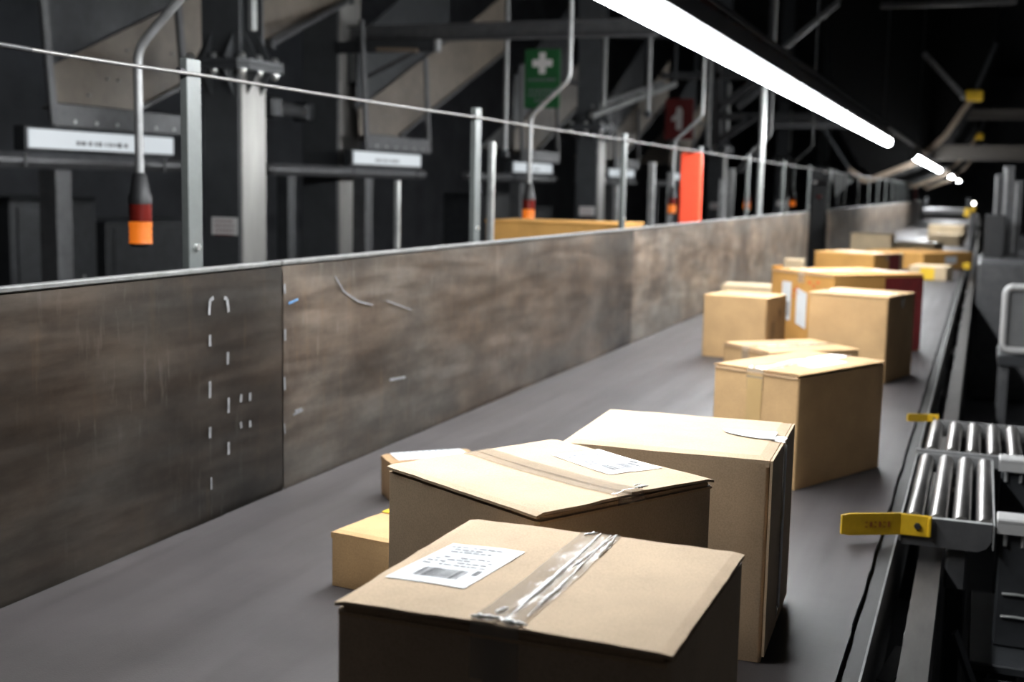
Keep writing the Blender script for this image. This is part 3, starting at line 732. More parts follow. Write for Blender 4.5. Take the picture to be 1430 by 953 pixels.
handle((-0.118, 3.995, ZB+0.055), 'small yellow release handle at the back of the farther rollers', 0.5, False)
# pale guide blocks and the support frames right of the rollers
for (x0, x1, y, zt, lab) in ((0.070, 0.30, 2.78, 0.062, 'pale grey guide bar right of the four roller bank, the nearer one'), (0.080, 0.34, 3.36, 0.075, 'pale grey guide bar right of the roller banks, the farther one')):
    t = thing('guide_bar', lab, 'bar', ((x0+x1)/2, y, 0), 'pale guide bars beside the rollers')
    obj('cap', MB().box(rel((x0+x1)/2, y, zt), (x1-x0, 0.07, 0.012), bev=.003), 'tote', t)
    obj('lip', MB().box(rel((x0+x1)/2, y-0.033, zt-0.014), (x1-x0, 0.004, 0.026), bev=.001), 'tote', t)
    for k in range(3): obj('stud', MB().tube([rel(x0+0.02+0.035*k, y-0.02, zt-0.005), rel(x0+0.02+0.035*k, y-0.02, zt-0.055)], 0.005, 8), 'galv_dull', t)
    zb_ = ZB-0.218 if y < 3 else 0
    obj('post', MB().box((x0+0.045, y+0.01, (ZB+zt-0.03+zb_)/2), (0.075, 0.05, ZB+zt-0.03-zb_), bev=.004), 'steel_dark', t)
    for zz in (-0.10, -0.15): 
        mb = MB().tube([rel(x0+0.02, y-0.018, zz), rel(x0+0.05, y-0.020, zz+0.002), rel(x0+0.075, y-0.018, zz)], 0.0035, 6)
        obj('clip', mb, 'galv', t)
    obj('gusset', MB().prism([rel(x0+0.085, y+0.0, zt-0.02), rel(x0+0.2, y+0.0, zt-0.02), rel(x0+0.085, y+0.0, zt-0.13)], (0, 0.01, 0)), 'steel_dark', t)
mf = thing('substructure', 'dark steel substructure below the rollers at the lower right', 'frame', (0.2, 2.9, 0))
obj('deck_plate', MB().box(rel(0.24, 2.9, -0.23), (0.42, 0.50, 0.02), bev=.003), 'steel_dark', mf)
obj('front_plate', MB().box(rel(0.24, 2.62, -0.40), (0.36, 0.012, 0.32), bev=.004), 'steel_dark', mf)
obj('brace', MB().bar(rel(0.0, 2.56, -0.13), rel(0.16, 2.53, -0.52), 0.035, 0.008), 'steel_dark', mf)
for x in (0.06, 0.42): obj('leg', MB().box((x, 3.1, 0.31), (0.05, 0.05, 0.62), bev=.003), 'steel_dark', mf)
obj('pull_ring', MB().tube([rel(0.11+0.008*math.cos(a), 2.61, -0.29+0.022*math.sin(a)) for a in [k*math.pi/7 for k in range(15)]], 0.0025, 6), 'galv_dull', mf)

# tote and cabinets farther right
tt = thing('plastic_tote', 'pale grey plastic tote with a rounded rim at the right edge', 'tote', (0.36, 6.2, 0))
a = pt(1401, 396, Y=6.0); b = pt(1401, 494, Y=6.0)
z0, z1, x0 = b.z, a.z, a.x; x1 = x0+0.5
def rrect(x0, z0, x1, z1, r, y):
    o = []
    for cx, cz, a0 in ((x1-r, z1-r, 0), (x0+r, z1-r, .5), (x0+r, z0+r, 1), (x1-r, z0+r, 1.5)):
        for k in range(5): 
            g = (a0+k/8)*math.pi; o.append(Vector((cx+r*math.cos(g), y, cz+r*math.sin(g))))
    return o
rr = rrect(x0+.016, z0+.016, x1-.016, z1-.016, 0.03, 6.0)
obj('rim', MB().tube(rr+[rr[0]], 0.017, 10, False), 'tote', tt)
obj('panel', MB().prism(rrect(x0+.016, z0+.016, x1-.016, z1-.016, 0.03, 6.004), (0, 0.012, 0)), 'tote_in', tt)
obj('shell', MB().box(((x0+x1)/2, 6.22, (z0+z1)/2), (x1-x0-.05, 0.40, z1-z0-.05), bev=.02), 'tote_in', tt)
st = thing('tote_stand', 'dark stand under the pale plastic tote', 'stand', (x0+.25, 6.2, 0))
obj('shelf', MB().box((x0+.25, 6.2, z0-.032), (0.5, 0.42, 0.05), bev=.004), 'steel_dark', st)
for dx in (.03, .47):
    for dy in (6.03, 6.37): obj('leg', MB().box((x0+dx, dy, (z0-.05)/2), (0.04, 0.04, z0-.06), bev=.003), 'steel_mid', st)
cb = thing('machine_cabinet', 'grey machine cabinet with a dark opening at the right, beyond the tote', 'cabinet', (0.75, 11.5, 0))
a = pt(1366, 366, Y=10.2); a2 = pt(1366, 300, Y=10.9)
obj('housing', MB().box((a.x+0.75, 10.95, a.z/2), (1.5, 1.5, a.z), bev=.02), 'steel_mid', cb)
obj('side_box', MB().box((a2.x+0.14, 11.1, (a.z+a2.z)/2), (0.16, 0.2, a2.z-a.z-.002), bev=.008), 'black', cb)
for (px, top, w_) in ((1395, 243, .05), (1410, 232, .09), (1423, 252, .07)):
    q = pt(px, top, Y=11.4)
    obj('upright', MB().box((q.x, 11.4, (a.z+q.z)/2+.001), (w_, 0.12, q.z-a.z-.002), bev=.006), 'steel_mid', cb)
    obj('rib', MB().box((q.x-w_*.2, 11.335, (a.z+q.z)/2), (w_*.25, 0.014, q.z-a.z-.05), bev=.003), 'galv_dull', cb)
bc = thing('beacon_post', 'small lit lamp on a yellow post beside the far belt', 'lamp', (-0.108, 14, 0))
q = pt(1360, 284, Y=14.0)
obj('bulb', MB().lathe((q.x, q.y, q.z-.03), [(0.003, .01), (.016, .016), (.018, .03), (.012, .042), (.003, .047)], 12), 'beacon', bc)
obj('post', MB().box((q.x, 14.0, (q.z-.10)/2), (0.03, 0.04, q.z-.10), bev=.004), 'steel_dark', bc)
obj('collar', MB().box((q.x, 14.0, q.z-.065), (0.04, 0.045, 0.064), bev=.006), 'yellow', bc)
q = pt(1350, 372, Y=12.6); t = thing('bumper_block', 'little yellow bumper block on the right rail', 'block', (q.x, q.y, q.z-.03))
obj('body', MB().box((q.x, q.y, q.z), (0.07, 0.08, 0.06), bev=.008), 'yellow', t)
obj('foot', MB().box((q.x, q.y, (q.z-.032)/2), (0.03, 0.04, q.z-.032), bev=.002), 'steel_dark', t)
hd = thing('cross_hood', 'grey topped dark hood spanning the far end of the belt', 'hood', (-0.6, 24.5, 0))
a = pt(1288, 291, Y=24.2); b = pt(1352, 310, Y=24.2)
obj('cover', MB().box(((a.x+b.x)/2, 24.9, a.z-.05), (b.x-a.x, 1.4, 0.10), bev=.02), 'steel_mid', hd)
obj('apron', MB().box(((a.x+b.x)/2, 24.95, a.z-.15), (b.x-a.x-.04, 1.2, 0.10), bev=.01), 'black', hd)
for x in (a.x+.03, b.x-.03): obj('hanger', MB().box((x, 25, a.z+.1), (0.06, 0.06, .2), bev=.003), 'steel_dark', hd)
obj('yellow_corner', MB().box((b.x-.03, 24.18, a.z-.06), (0.10, 0.05, 0.15), bev=.006), 'yellow', hd)

# ------------------------------------------------------------------ lamps over the belt
LX, LZ = -0.95, 0.517+CAM_H
def lamp(y0, y1, lab):
    t = thing('linear_lamp', lab, 'lamp', (LX, (y0+y1)/2, ZB+LZ), 'linear lamps over the belt')
    n = int(round((y1-y0)/1.5)); L = (y1-y0)/n
    for k in range(n):
        a, b = y0+k*L+.004, y0+(k+1)*L-.004
        mb = MB().prism([Vector((LX+0.042*math.cos(g), a, ZB+LZ+0.042*math.sin(g))) for g in [math.radians(155+230*j/14) for j in range(15)]], (0, b-a, 0))
        obj('diffuser', mb, 'lamp', t)
    mb = MB().box((LX, (y0+y1)/2, ZB+LZ+0.064), (0.08, y1-y0, 0.08), bev=.008)
    obj('housing', mb, 'steel_dark', t)
    for k in range(n*2):
        y = y0+(k+.5)*(y1-y0)/n/2
        obj('mounting_clip', MB().box((LX, y, ZB+LZ+.115), (0.03, 0.045, 0.022), bev=.004), 'brass', t)
    for y in (y0, y1): obj('end_cap', MB().box((LX, y, ZB+LZ+0.03), (0.09, 0.010, 0.14), bev=.003), 'steel_mid', t)
    return t
lamp(1.32, 13.2, 'long lit linear lamp crossing the upper right, nearest over the belt')
lamp(18.4, 28.8, 'second lit linear lamp over the belt, past the end of the long one')
lamp(36.5, 40.0, 'third short lit lamp in the row over the belt')
lamp(47.5, 51.5, 'farthest lit lamp in the row over the belt')
ln = thing('lamp_rail', 'dark suspension rail carrying the row of linear lamps', 'rail', (LX, 13, ZB+LZ+.07))
obj('rail', MB().box((LX, 11.2, ZB+LZ+.142), (0.05, 18.5, 0.025), bev=.004), 'steel_dark', ln)
for y in (2.3, 7.4, 12.5, 19.0): obj('hanger_rod', MB().tube([(LX, y, ZB+LZ+.154), (LX, y, 7.0)], 0.005, 6), 'steel_dark', ln)

def fill_lamp(y):  # added lamps out of view, lifting the black background to grey
    t = thing('fill_lamp', 'unseen linear lamp added to lighten the background behind the columns', 'lamp', (-7.8, y, 5.2), 'unseen fill lamps added for the background')
    obj('tube', MB().tube([(-7.8, y-.75, 5.2), (-7.8, y+.75, 5.2)], .03, 12), 'fill_glow', t)
    obj('housing', MB().box((-7.8, y, 5.255), (.10, 1.6, .05), bev=.01), 'steel_mid', t)
    for dy in (-.6, .6): obj('hanger_rod', MB().tube([(-7.8, y+dy, 5.28), (-7.8, y+dy, 7.0)], .006, 6), 'galv_dull', t)
for k in range(2): fill_lamp(12+5*k)
# overhead conveyor with its U-shaped hangers
prof = [(1150, 178), (1186, 236), (1208, 254), (1276, 228), (1320, 190), (1358, 136), (1392, 60)]
YH = 23.3
P3 = [pt(x, y, Y=YH) for x, y in prof]
ov = thing('overhead_conveyor', 'black bellied overhead conveyor hanging above the right side of the belt', 'conveyor', ((P3[0].x+P3[-1].x)/2, 22, P3[2].z))
up = [Vector((p.x*0.93-.02, p.y+.06, p.z+.10)) for p in P3]
zc = 6.2
sec = [up[0]] + up[1:-1] + [up[-1]] + [Vector((up[-1].x, up[-1].y, zc)), Vector((up[0].x-.35, up[0].y, zc))]
obj('trough', MB().prism(sec, (0, 30, 0)), 'hull', ov)
for k, yy in enumerate((0, 16.0, 26.0)):
    path = [Vector((p.x, p.y+yy+.02, p.z)) for p in P3]
    mb = MB()
    for p, q in zip(path[1:-2], path[2:-1]): mb.bar(p, q, 0.095, 0.095, .006, (0, 1, 0))
    hg = obj('hanger', mb, 'brass', ov)
    for p, q in ((path[0]+Vector((-.35, 0, .5)), path[1]), (path[-2], path[-1])): obj('hanger_strut', MB().bar(p, q, 0.055, 0.055, 0, (0, 1, 0)), 'steel_dark', hg)
    obj('yellow_knuckle', MB().box(path[-2]+Vector((.03, 0, .03)), (0.30, 0.18, 0.19), bev=.03), 'yellow', hg)
    obj('knuckle_bolt', MB().lathe(path[-2]+Vector((-.15, -.09, -.05)), [(.004, 0), (.045, .015), (.045, .055), (.004, .065)], 10), 'galv', hg)
for y in (25, 35, 45): obj('roof_tie', MB().box((-1.0, y, (zc+7)/2), (0.06, 0.06, 7-zc-.004)), 'steel_dark', ov)
# cross beams at the right far side
for (py, th_, Y, m_, lab) in ((160, 13, 27.0, 'beam_tan', 'thin tan cross beam high on the right'), (213, 20, 24.0, 'beam_tan', 'thick grey tan cross beam below the thin one on the right')):
    a = pt(1325 if py == 160 else 1300, py, Y=Y); b = pt(1500, py, Y=Y)
    t = thing('cross_beam', lab, 'beam', ((a.x+b.x)/2, Y, a.z))
    h_ = th_*Y/FPX
    x1_ = b.x+2.0
    mb = MB().box(((a.x+x1_)/2, Y, a.z+h_*.42), (x1_-a.x, .12, h_*.12)).box(((a.x+x1_)/2, Y, a.z-h_*.42), (x1_-a.x, .12, h_*.12)).box(((a.x+x1_)/2, Y, a.z), (x1_-a.x, .02, h_*.78))
    obj('girder', mb, m_, t)
    obj('hanger', MB().box((x1_-.3, Y, (a.z+7)/2+h_*.24), (.06, .06, 7-a.z-h_*.5)), 'steel_dark', t)

# ------------------------------------------------------------------ columns of the sorter platform
CX, CY, CS = -4.06, 6.12, 0.25
ZF = ZB+CAM_H+0.64
def h_section(mb, x, y, z0, z1, s, tf=.016):
    mb.box((x, y-s/2+tf/2, (z0+z1)/2), (s, tf, z1-z0)); mb.box((x, y+s/2-tf/2, (z0+z1)/2), (s, tf, z1-z0)); mb.box((x, y, (z0+z1)/2), (.012, s-2*tf, z1-z0))
    return mb
col = thing('steel_column', 'anthracite steel column with a bolted flange and white notice, nearest of its row', 'column', (CX, CY, 0), 'anthracite flanged columns of the sorter')
obj('lower_shaft', MB().box((CX, CY, (ZF-.03)/2), (CS, CS, ZF-.03), bev=.012), 'column', col)
obj('front_flange', MB().box((CX+CS/2+.007, CY, (ZF-.03)/2), (.012, CS*.98, ZF-.034), bev=.003), 'flange', col, label='pale brushed flange face')
obj('upper_shaft', h_section(MB(), CX, CY, ZF+.03, 6.98, CS), 'column', col)
def octa(x, y, z, s, c): return [Vector((x+a, y+b, z)) for a, b in ((-s+c, -s), (s-c, -s), (s, -s+c), (s, s-c), (s-c, s), (-s+c, s), (-s, s-c), (-s, -s+c))]
for z in (ZF-.030, ZF+.002): obj('flange_plate', MB().prism(octa(CX, CY, z, .225, .05), (0, 0, .028)), 'column', col)
for (dx, dy) in ((.17, -.17), (.17, 0), (.17, .17), (0, -.185), (-.17, -.17), (0, .185)):
    bb = obj('bolt', MB().lathe((CX+dx, CY+dy, ZF-.058), [(.004, -.008), (.015, -.004), (.022, .006), (.024, .028)], 8).lathe((CX+dx, CY+dy, ZF+.030), [(.024, 0), (.022, .022), (.015, .032), (.004, .036)], 8), 'bolt', col)
h = CS/2
for (dx, dy) in ((1, 0), (0, -1), (-1, 0)):
    for off in (-.07, .07):
        for sg in (1, -1):
            z = ZF+sg*.03; tx, ty = (dx, dy)
            ox, oy = (-dy*off, dx*off)
            p = Vector((CX+dx*h+ox, CY+dy*h+oy, z))
            mb = MB().prism([p-Vector((ty, tx, 0))*.005, p+Vector((dx*.09, dy*.09, 0))-Vector((ty, tx, 0))*.005, p+Vector((0, 0, sg*.15))-Vector((ty, tx, 0))*.005], Vector((abs(ty), abs(tx), 0))*.010)
            obj('gusset', mb, 'column', col)
obj('conduit', MB().box((CX+h+.02, CY-.02, ZF+.62), (.035, .05, .85), bev=.006), 'galv', col)
a = pt(296, 303, Y=CY-h); b = pt(332, 329, Y=CY-h)
npl = obj('notice_plate', MB().box(((a.x+b.x)/2, CY-h-.002, (a.z+b.z)/2), (b.x-a.x, .003, a.z-b.z)), 'sign_white', col, label='white notice plate')
mb = MB(); rnd = random.Random(4)
for k in range(4):
    x = a.x+.02
    while x < b.x-.03:
        l = rnd.uniform(.008, .02); mb.box((x+l/2, CY-h-.0042, a.z-.022-.026*k), (l, .001, .008)); x += l+.006
obj('printed_lines', mb, 'red_print', npl)
for k, lab in ((1, 'anthracite flanged column behind the fence, beside the green first aid sign'), (2, 'anthracite flanged column behind the orange red sleeve'), (3, 'anthracite flanged column right of the bright upright pole'), (4, 'farthest anthracite flanged column, by the gap in the guard')):
    dup(col, (0, 6.9*k, 0), lab)
# stout column
a = pt(421, 200, Y=8.7); b = pt(473, 200, Y=8.7); s2 = b.x-a.x; x2 = (a.x+b.x)/2; y2 = 8.7+s2/2
bcx = thing('steel_column', 'stout anthracite steel column with a small white box, right of the flanged one', 'column', (x2, y2, 0))
obj('shaft', MB().box((x2, y2, 3.49), (s2, s2, 6.98), bev=.014), 'column', bcx)
obj('front_flange', MB().box((x2+s2/2+.007, y2, 3.49), (.012, s2*.98, 6.98), bev=.003), 'flange', bcx, label='pale brushed flange face')
q = pt(492, 92, X=x2+s2/2+.02)
obj('white_strip', MB().box((x2+s2/2+.040, q.y, q.z), (.03, .07, .26), bev=.006), 'galv', bcx)
obj('strip_holder', MB().box((x2+s2/2+.019, q.y, q.z), (.012, .14, .32), bev=.003), 'steel_dark', bcx)
q = pt(505, 157, X=x2+s2/2+.03)
obj('small_box', MB().box((x2+s2/2+.044, y2+s2/2-.03, q.z), (.06, .06, .11), bev=.008), 'tote', bcx)
# beam crossing from the stout column
a = pt(506, 36, Y=y2); b = pt(862, 40, Y=y2)
zz = pt(560, 47, Y=y2).z
bm_ = thing('cross_beam', 'long dark beam running right from the stout column over the fence', 'beam', ((x2+b.x)/2, y2, zz))
xa = x2+s2/2+.004; xb = b.x+.3
mb = MB().box(((xa+xb)/2, y2, zz+.055), (xb-xa, .11, .012)).box(((xa+xb)/2, y2, zz-.055), (xb-xa, .11, .012)).box(((xa+xb)/2, y2, zz), (xb-xa, .012, .10))
obj('girder', mb, 'steel_mid', bm_)
obj('hanger', MB().box((xb-.05, y2, (zz+.07+7)/2), (.05, .05, 7-zz-.08)), 'steel_dark', bm_)
a = pt(503, 62, Y=y2-.3); b = pt(602, 68, Y=y2-.3)
br = thing('arm_bracket', 'short dark arm with a diagonal strut beside the stout column', 'bracket', (x2+s2/2, y2-.1, a.z))
obj('arm', MB().box(((x2+s2/2+b.x)/2+.01, y2-.2, a.z-.01), (b.x-x2-s2/2-.02, .05, .09), bev=.004), 'steel_dark', br)
obj('end_cap', MB().box((b.x+.006, y2-.2, a.z-.01), (.05, .06, .10), bev=.01), 'galv_dull', br)
e = pt(525, 71, Y=y2-.25); g = pt(582, 72, Y=y2-.25)
obj('lower_strip', MB().bar((e.x, y2-.23, e.z+.012), (g.x, y2-.23, g.z+.012), .03, .03), 'brass', br)
e = pt(508, 110, Y=y2-.2); g = pt(584, 72, Y=y2-.2)
obj('strut', MB().tube([(e.x, y2-.2, e.z), (g.x, y2-.2, g.z)], .018, 8), 'steel_mid', br)

# ------------------------------------------------------------------ sorter bays behind the fence (one every 3.47 m)
SX = -4.55
DY = 3.47
bay_at = ['at the upper left', 'right of the stout column', 'below the green first aid sign', 'left of the orange red sleeve', 'far behind the orange red sleeve']
def quadpts(*ps): return [pt(x, y, X=SX) for x, y in ps]
# lit display
a, b = pt(39, 181, X=SX), pt(241, 217, X=SX)
y0, y1 = a.y, b.y; zt, zb = pt(140, 186, X=SX).z, pt(140, 211, X=SX).z
dsp = thing('lit_display', 'long lit white display with faint lettering on a grey beam at the left', 'display', (SX, (y0+y1)/2, zb), 'lit displays of the sorter bays')
obj('housing', MB().box((SX-.045, (y0+y1)/2, (zt+zb)/2), (.08, y1-y0+.03, zt-zb+.03), bev=.006), 'steel_dark', dsp)
obj('light_panel', MB().box((SX+.002, (y0+y1)/2, (zt+zb)/2), (.014, y1-y0, zt-zb), bev=.003), 'panel_glow', dsp)
mb = MB()
rnd = random.Random(11); y = y0+.36
while y < y0+.80:
    l = rnd.uniform(.015, .04); mb.box((SX+.0095, y, zb+.035), (.001, l, rnd.uniform(.014, .026))); y += l+.016
obj('lettering', mb, 'ink_grey', dsp)
for k in range(1, 5): dup(dsp, (0, DY*k, 0), 'lit white display of the sorter bay '+bay_at[k])
# grey beam under the displays
zt2, zb2 = pt(140, 214, X=SX).z, pt(140, 238, X=SX).z
ba = thing('support_beam', 'grey rounded beam carrying the lit display at the left', 'beam', (SX, y1-1.2, zb2), 'grey beams under the lit displays')
obj('profile', MB().box((SX-.03, y1-1.15, (zt2+zb2)/2-.005), (.12, 2.5, zt2-zb2-.012), bev=.03), 'steel_mid', ba)
for yy in (y0-.06, y1-.12): obj('joint', MB().box((SX+.032, yy, (zt2+zb2)/2-.005), (.006, .02, zt2-zb2-.02)), 'black', ba)
obj('post', MB().box((SX-.05, y1-.95, zb2/2), (.12, .12, zb2-.004), bev=.006), 'steel_mid', ba)
obj('post', MB().box((SX-.05, y1-2.1, zb2/2), (.10, .10, zb2-.004), bev=.006), 'steel_dark', ba)
for k in range(1, 5): dup(ba, (0, DY*k, 0), 'grey beam carrying the lit display of the sorter bay '+bay_at[k])
# inclined chute
SX2 = SX-.12
poly = [pt(x, y, X=SX2) for x, y in ((74, 160), (70, 93), (215, 22), (330, -30), (480, -110), (480, 0), (420, 30), (285, 98), (192, 152), (190, 162))]
ch = thing('inclined_chute', 'tan inclined sheet metal chute climbing at the upper left', 'chute', (SX2-.3, poly[0].y, poly[0].z), 'inclined chutes of the sorter bays')
obj('side_sheet', MB().prism(poly, (-.012, 0, 0)), 'tan', ch)
obj('floor_sheet', MB().prism([poly[8], poly[5], poly[5]+Vector((0, 0, .012)), poly[8]+Vector((0, 0, .012))], (-.7, 0, 0)), 'tan', ch)
obj('edge_fold', MB().bar(poly[8]+Vector((.012, 0, 0)), poly[5]+Vector((.012, 0, 0)), .03, .02), 'steel_mid', ch)
mb = MB()
rv = [pt(x, y, X=SX2+.004) for x, y in ((165, 113), (177, 70), (124, 133), (240, 75), (150, 110), (205, 62), (290, 20))]
for p in rv: mb.lathe(p, [(.002, -.008), (.009, -.004), (.009, .004), (.002, .008)], 8)
obj('rivet', mb, 'galv_dull', ch)
obj('dark_cover', MB().prism([pt(x, y, X=SX2-.02) for x, y in ((62, 93), (66, -60), (330, -200), (330, -32), (215, 20))], (-.01, 0, 0)), 'steel_dark', ch)
obj('tie', MB().box((SX2-.35, poly[4].y, (poly[4].z+7)/2), (.06, .06, 7-poly[4].z)), 'steel_dark', ch)
for k in range(1, 5): dup(ch, (0, DY*k, 0), 'inclined sheet metal chute of the sorter bay '+bay_at[k])
# u-shaped frame below the chute
SX3 = SX+.03
f0 = pt(73, 160, X=SX3); f1 = pt(264, 176, X=SX3); tp_ = pt(56, 0, X=SX3)
uf = thing('chute_frame', 'grey u shaped frame hanging below the tan chute at the left', 'frame', (SX3, (f0.y+f1.y)/2, f0.z), 'u shaped frames of the sorter bays')
zc_ = (f0.z+f1.z)/2
bot = obj('lower_bar', MB().box((SX3, (f0.y+f1.y)/2, zc_), (.03, f1.y-f0.y, .125), bev=.008), 'steel_mid', uf)
for k in range(6): obj('rivet', MB().tube([(SX3+.014, f0.y+.15+.17*k, zc_-.03), (SX3+.021, f0.y+.15+.17*k, zc_-.03)], .010, 8), 'galv', bot)
obj('side_bar', MB().bar((SX3, f0.y+.01, zc_-.05), (SX3, tp_.y-.01, tp_.z+.35), .03, .05, .005, (0, 1, 0)), 'steel_mid', uf)
obj('side_bar', MB().bar((SX3, f1.y-.01, zc_-.05), (SX3, f1.y-.10, zc_+.75), .03, .05, .005, (0, 1, 0)), 'steel_mid', uf)
for k in range(1, 5): dup(uf, (0, DY*k, 0), 'grey u shaped hanging frame of the sorter bay '+bay_at[k])
# stack lights on bent pipes
q0 = pt(195, 245, X=-2.42)
sx_, sy_ = q0.x, q0.y
zt_ = pt(195, 75, X=sx_).z; zb_ = q0.z
sl = thing('stack_light', 'red and amber signal light hanging from a bent grey pipe at the left', 'signal light', (sx_, sy_, zb_-.2), 'signal lights on bent pipes')
pth = [Vector((sx_, sy_, zb_))] + [Vector((sx_, sy_, zb_+(zt_-zb_)*k/4)) for k in range(1, 4)]
for k in range(0, 6):
    g = k/5*math.radians(48); pth.append(Vector((sx_+.10*(1-math.cos(g)), sy_, zt_-.03+.10*math.sin(g))))
e = pth[-1]; pth.append(e+Vector((.16, 0, .145)))
for k in range(1, 6):
    g = math.radians(48)*(1-k/5); pth.append(Vector((e.x+.16+.10*(math.cos(g)-math.cos(math.radians(48))), sy_, e.z+.145+.10*(math.sin(math.radians(48))-math.sin(g)))))
pth.append(Vector((pth[-1].x, sy_, 6.98)))
obj('pipe', MB().tube(pth, .0135, 12), 'galv_dull', sl)
H = (pt(195, 245, X=sx_).z-pt(195, 345, X=sx_).z)
obj('cap', MB().lathe((sx_, sy_, zb_-.40*H), [(.036, 0), (.036, .10*H), (.030, .16*H), (.022, .40*H), (.012, .44*H)], 20), 'black', sl)
obj('red_lens', MB().lathe((sx_, sy_, zb_-.64*H), [(.035, 0), (.035, .24*H)], 20), 'red_lens', sl)
obj('amber_lens', MB().lathe((sx_, sy_, zb_-.95*H), [(.035, 0), (.035, .02*H), (.033, .05*H), (.035, .08*H), (.033, .12*H), (.035, .16*H), (.033, .20*H), (.035, .24*H), (.035, .30*H)], 20), 'amber', sl)
obj('base_cap', MB().lathe((sx_, sy_, zb_-1.0*H), [(.020, 0), (.033, .02*H), (.036, .05*H)], 20), 'black', sl)
for k, lab in ((1, 'signal light hanging in front of the green first aid sign, above the bulk container'), (2, 'signal light on a bent pipe left of the orange red sleeve'), (3, 'farther signal light on a bent pipe right of the orange red sleeve'), (4, 'farthest signal light on a bent pipe')):
    dup(sl, (0, 3.47*k, 0), lab)

# bulk container
a = pt(678, 308, Y=5.95); b = pt(866, 312, Y=5.95)
t = thing('bulk_container', 'big orange brown cardboard bulk container behind the fence, top edge showing', 'container', ((a.x+b.x)/2, 6.17, 0))
obj('sleeve', MB().box(((a.x+b.x)/2, 6.17, (a.z+.12)/2), (b.x-a.x, .44, a.z-.12), bev=.012), 'card_orange', t)
obj('lid_rim', MB().box(((a.x+b.x)/2, 6.17, a.z-.002), (b.x-a.x+.01, .45, .012), bev=.004), 'card_orange', t)
mb = MB()
for k in range(3): mb.box(((a.x+b.x)/2, 6.0+.17*k, .055), (b.x-a.x, .10, .108), bev=.004)
obj('pallet', mb, 'card_brown', t)

# stanchions behind the fence
def stanchion(px, ptop, X, w_, lab, mat='galv_dull'):
    q = pt(px, ptop, X=X)
    t = thing('stanchion', lab, 'post', (q.x, q.y, 0), 'slim stanchions behind the fence')
    obj('upright', MB().box((q.x, q.y, q.z/2), (w_, w_, q.z-.004), bev=.004), mat, t)
    obj('foot_plate', MB().box((q.x, q.y, .006), (w_*3, w_*3, .012)), 'steel_dark', t)
stanchion(555, 251, -2.6, .026, 'pale slim stanchion between the stout column and the second fence post', 'galv')
stanchion(687, 197, -2.3, .030, 'pale slim stanchion just right of the second fence post', 'galv')
stanchion(861, 258, -2.7, .034, 'pale slim stanchion left of the third fence post', 'galv_dull')
stanchion(911, 226, -2.4, .046, 'grey stanchion between the third fence post and the orange sleeve', 'galv_dull')
stanchion(936, 240, -2.6, .04, 'grey stanchion close left of the orange sleeve', 'galv_dull')
stanchion(1009, 250, -2.5, .06, 'grey stanchion right of the orange sleeve, shorter of the two', 'galv_dull')
stanchion(1021, 235, -2.7, .08, 'grey stanchion right of the orange sleeve, taller of the two', 'galv_dull')
# tall bright pole
q = pt(1062, 60, X=-1.72); q1 = pt(1062, 240, X=-1.72)
t = thing('upright_pole', 'tall bright upright pole beside the fence, right of the orange sleeve', 'pole', (q1.x, q1.y, 0))
obj('tube', MB().tube([(q1.x, q1.y, .01), (q1.x, q1.y, q.z)], .025, 14), 'galv', t)
obj('foot', MB().lathe((q1.x, q1.y, 0), [(.07, 0), (.07, .012), (.03, .014)], 16), 'steel_dark', t)
obj('cap', MB().lathe((q1.x, q1.y, q.z), [(.026, 0), (.026, .02), (.01, .03)], 14), 'galv', t)

# signs on the columns
def sign(x0, y0, x1, y1, Y, mat, name, lab, cross):
    a = pt(x0, y0, Y=Y); b = pt(x1, y1, Y=Y); cx = (a.x+b.x)/2; cz = (a.z+b.z)/2; w_ = b.x-a.x; h_ = a.z-b.z
    t = thing(name, lab, 'sign', (cx, Y, b.z))
    obj('board', MB().box((cx, Y, cz), (w_, .02, h_), bev=.004), mat, t)
    mb = MB()
    if cross:
        u = h_*.06; zc2 = cz+h_*.26
        mb.prism([(cx+a*u, Y-.0105, zc2+b*u) for a, b in ((-1, -3), (1, -3), (1, -1), (3, -1), (3, 1), (1, 1), (1, 3), (-1, 3), (-1, 1), (-3, 1), (-3, -1), (-1, -1))], (0, -.002, 0))
        obj('white_cross', mb, 'sign_white', t)
        mb = MB(); rnd = random.Random(6)
        for (r, L) in ((-.02, .8), (-.20, .75), (-.28, .8), (-.37, .4)):
            x = cx-w_*L/2
            while x < cx+w_*L/2:
                l = rnd.uniform(.02, .045); mb.box((x+l/2, Y-.0115, cz+h_*r), (l, .002, .024)); x += l+.012
        obj('lettering', mb, 'green' if False else 'ink_grey', t)
    else:
        pl = [(-.08, .28), (.04, .30), (.12, .20), (.12, -.24), (.02, -.28), (-.10, -.24), (-.10, -.02), (-.26, -.06), (-.26, .04), (-.12, .12)]
        obj('white_symbol', mb.prism([(cx+u*w_, Y-.0105, cz+v*h_) for u, v in pl], (0, -.002, 0)), 'sign_white', t)
    yc = CY+6.9*round((Y-CY)/6.9)-CS/2
    obj('arm', MB().bar((b.x-.03, Y+.012, cz), (min(b.x, CX-.09), yc, cz), .03, .03), 'steel_dark', t)
    return t
sign(734, 69, 781, 151, 12.2, 'green', 'first_aid_sign', 'green first aid sign with a white cross on a far column', True)
sign(930, 138, 967, 195, 17.5, 'red_sign', 'fire_equipment_sign', 'dark red sign with a white symbol on a far column', False)

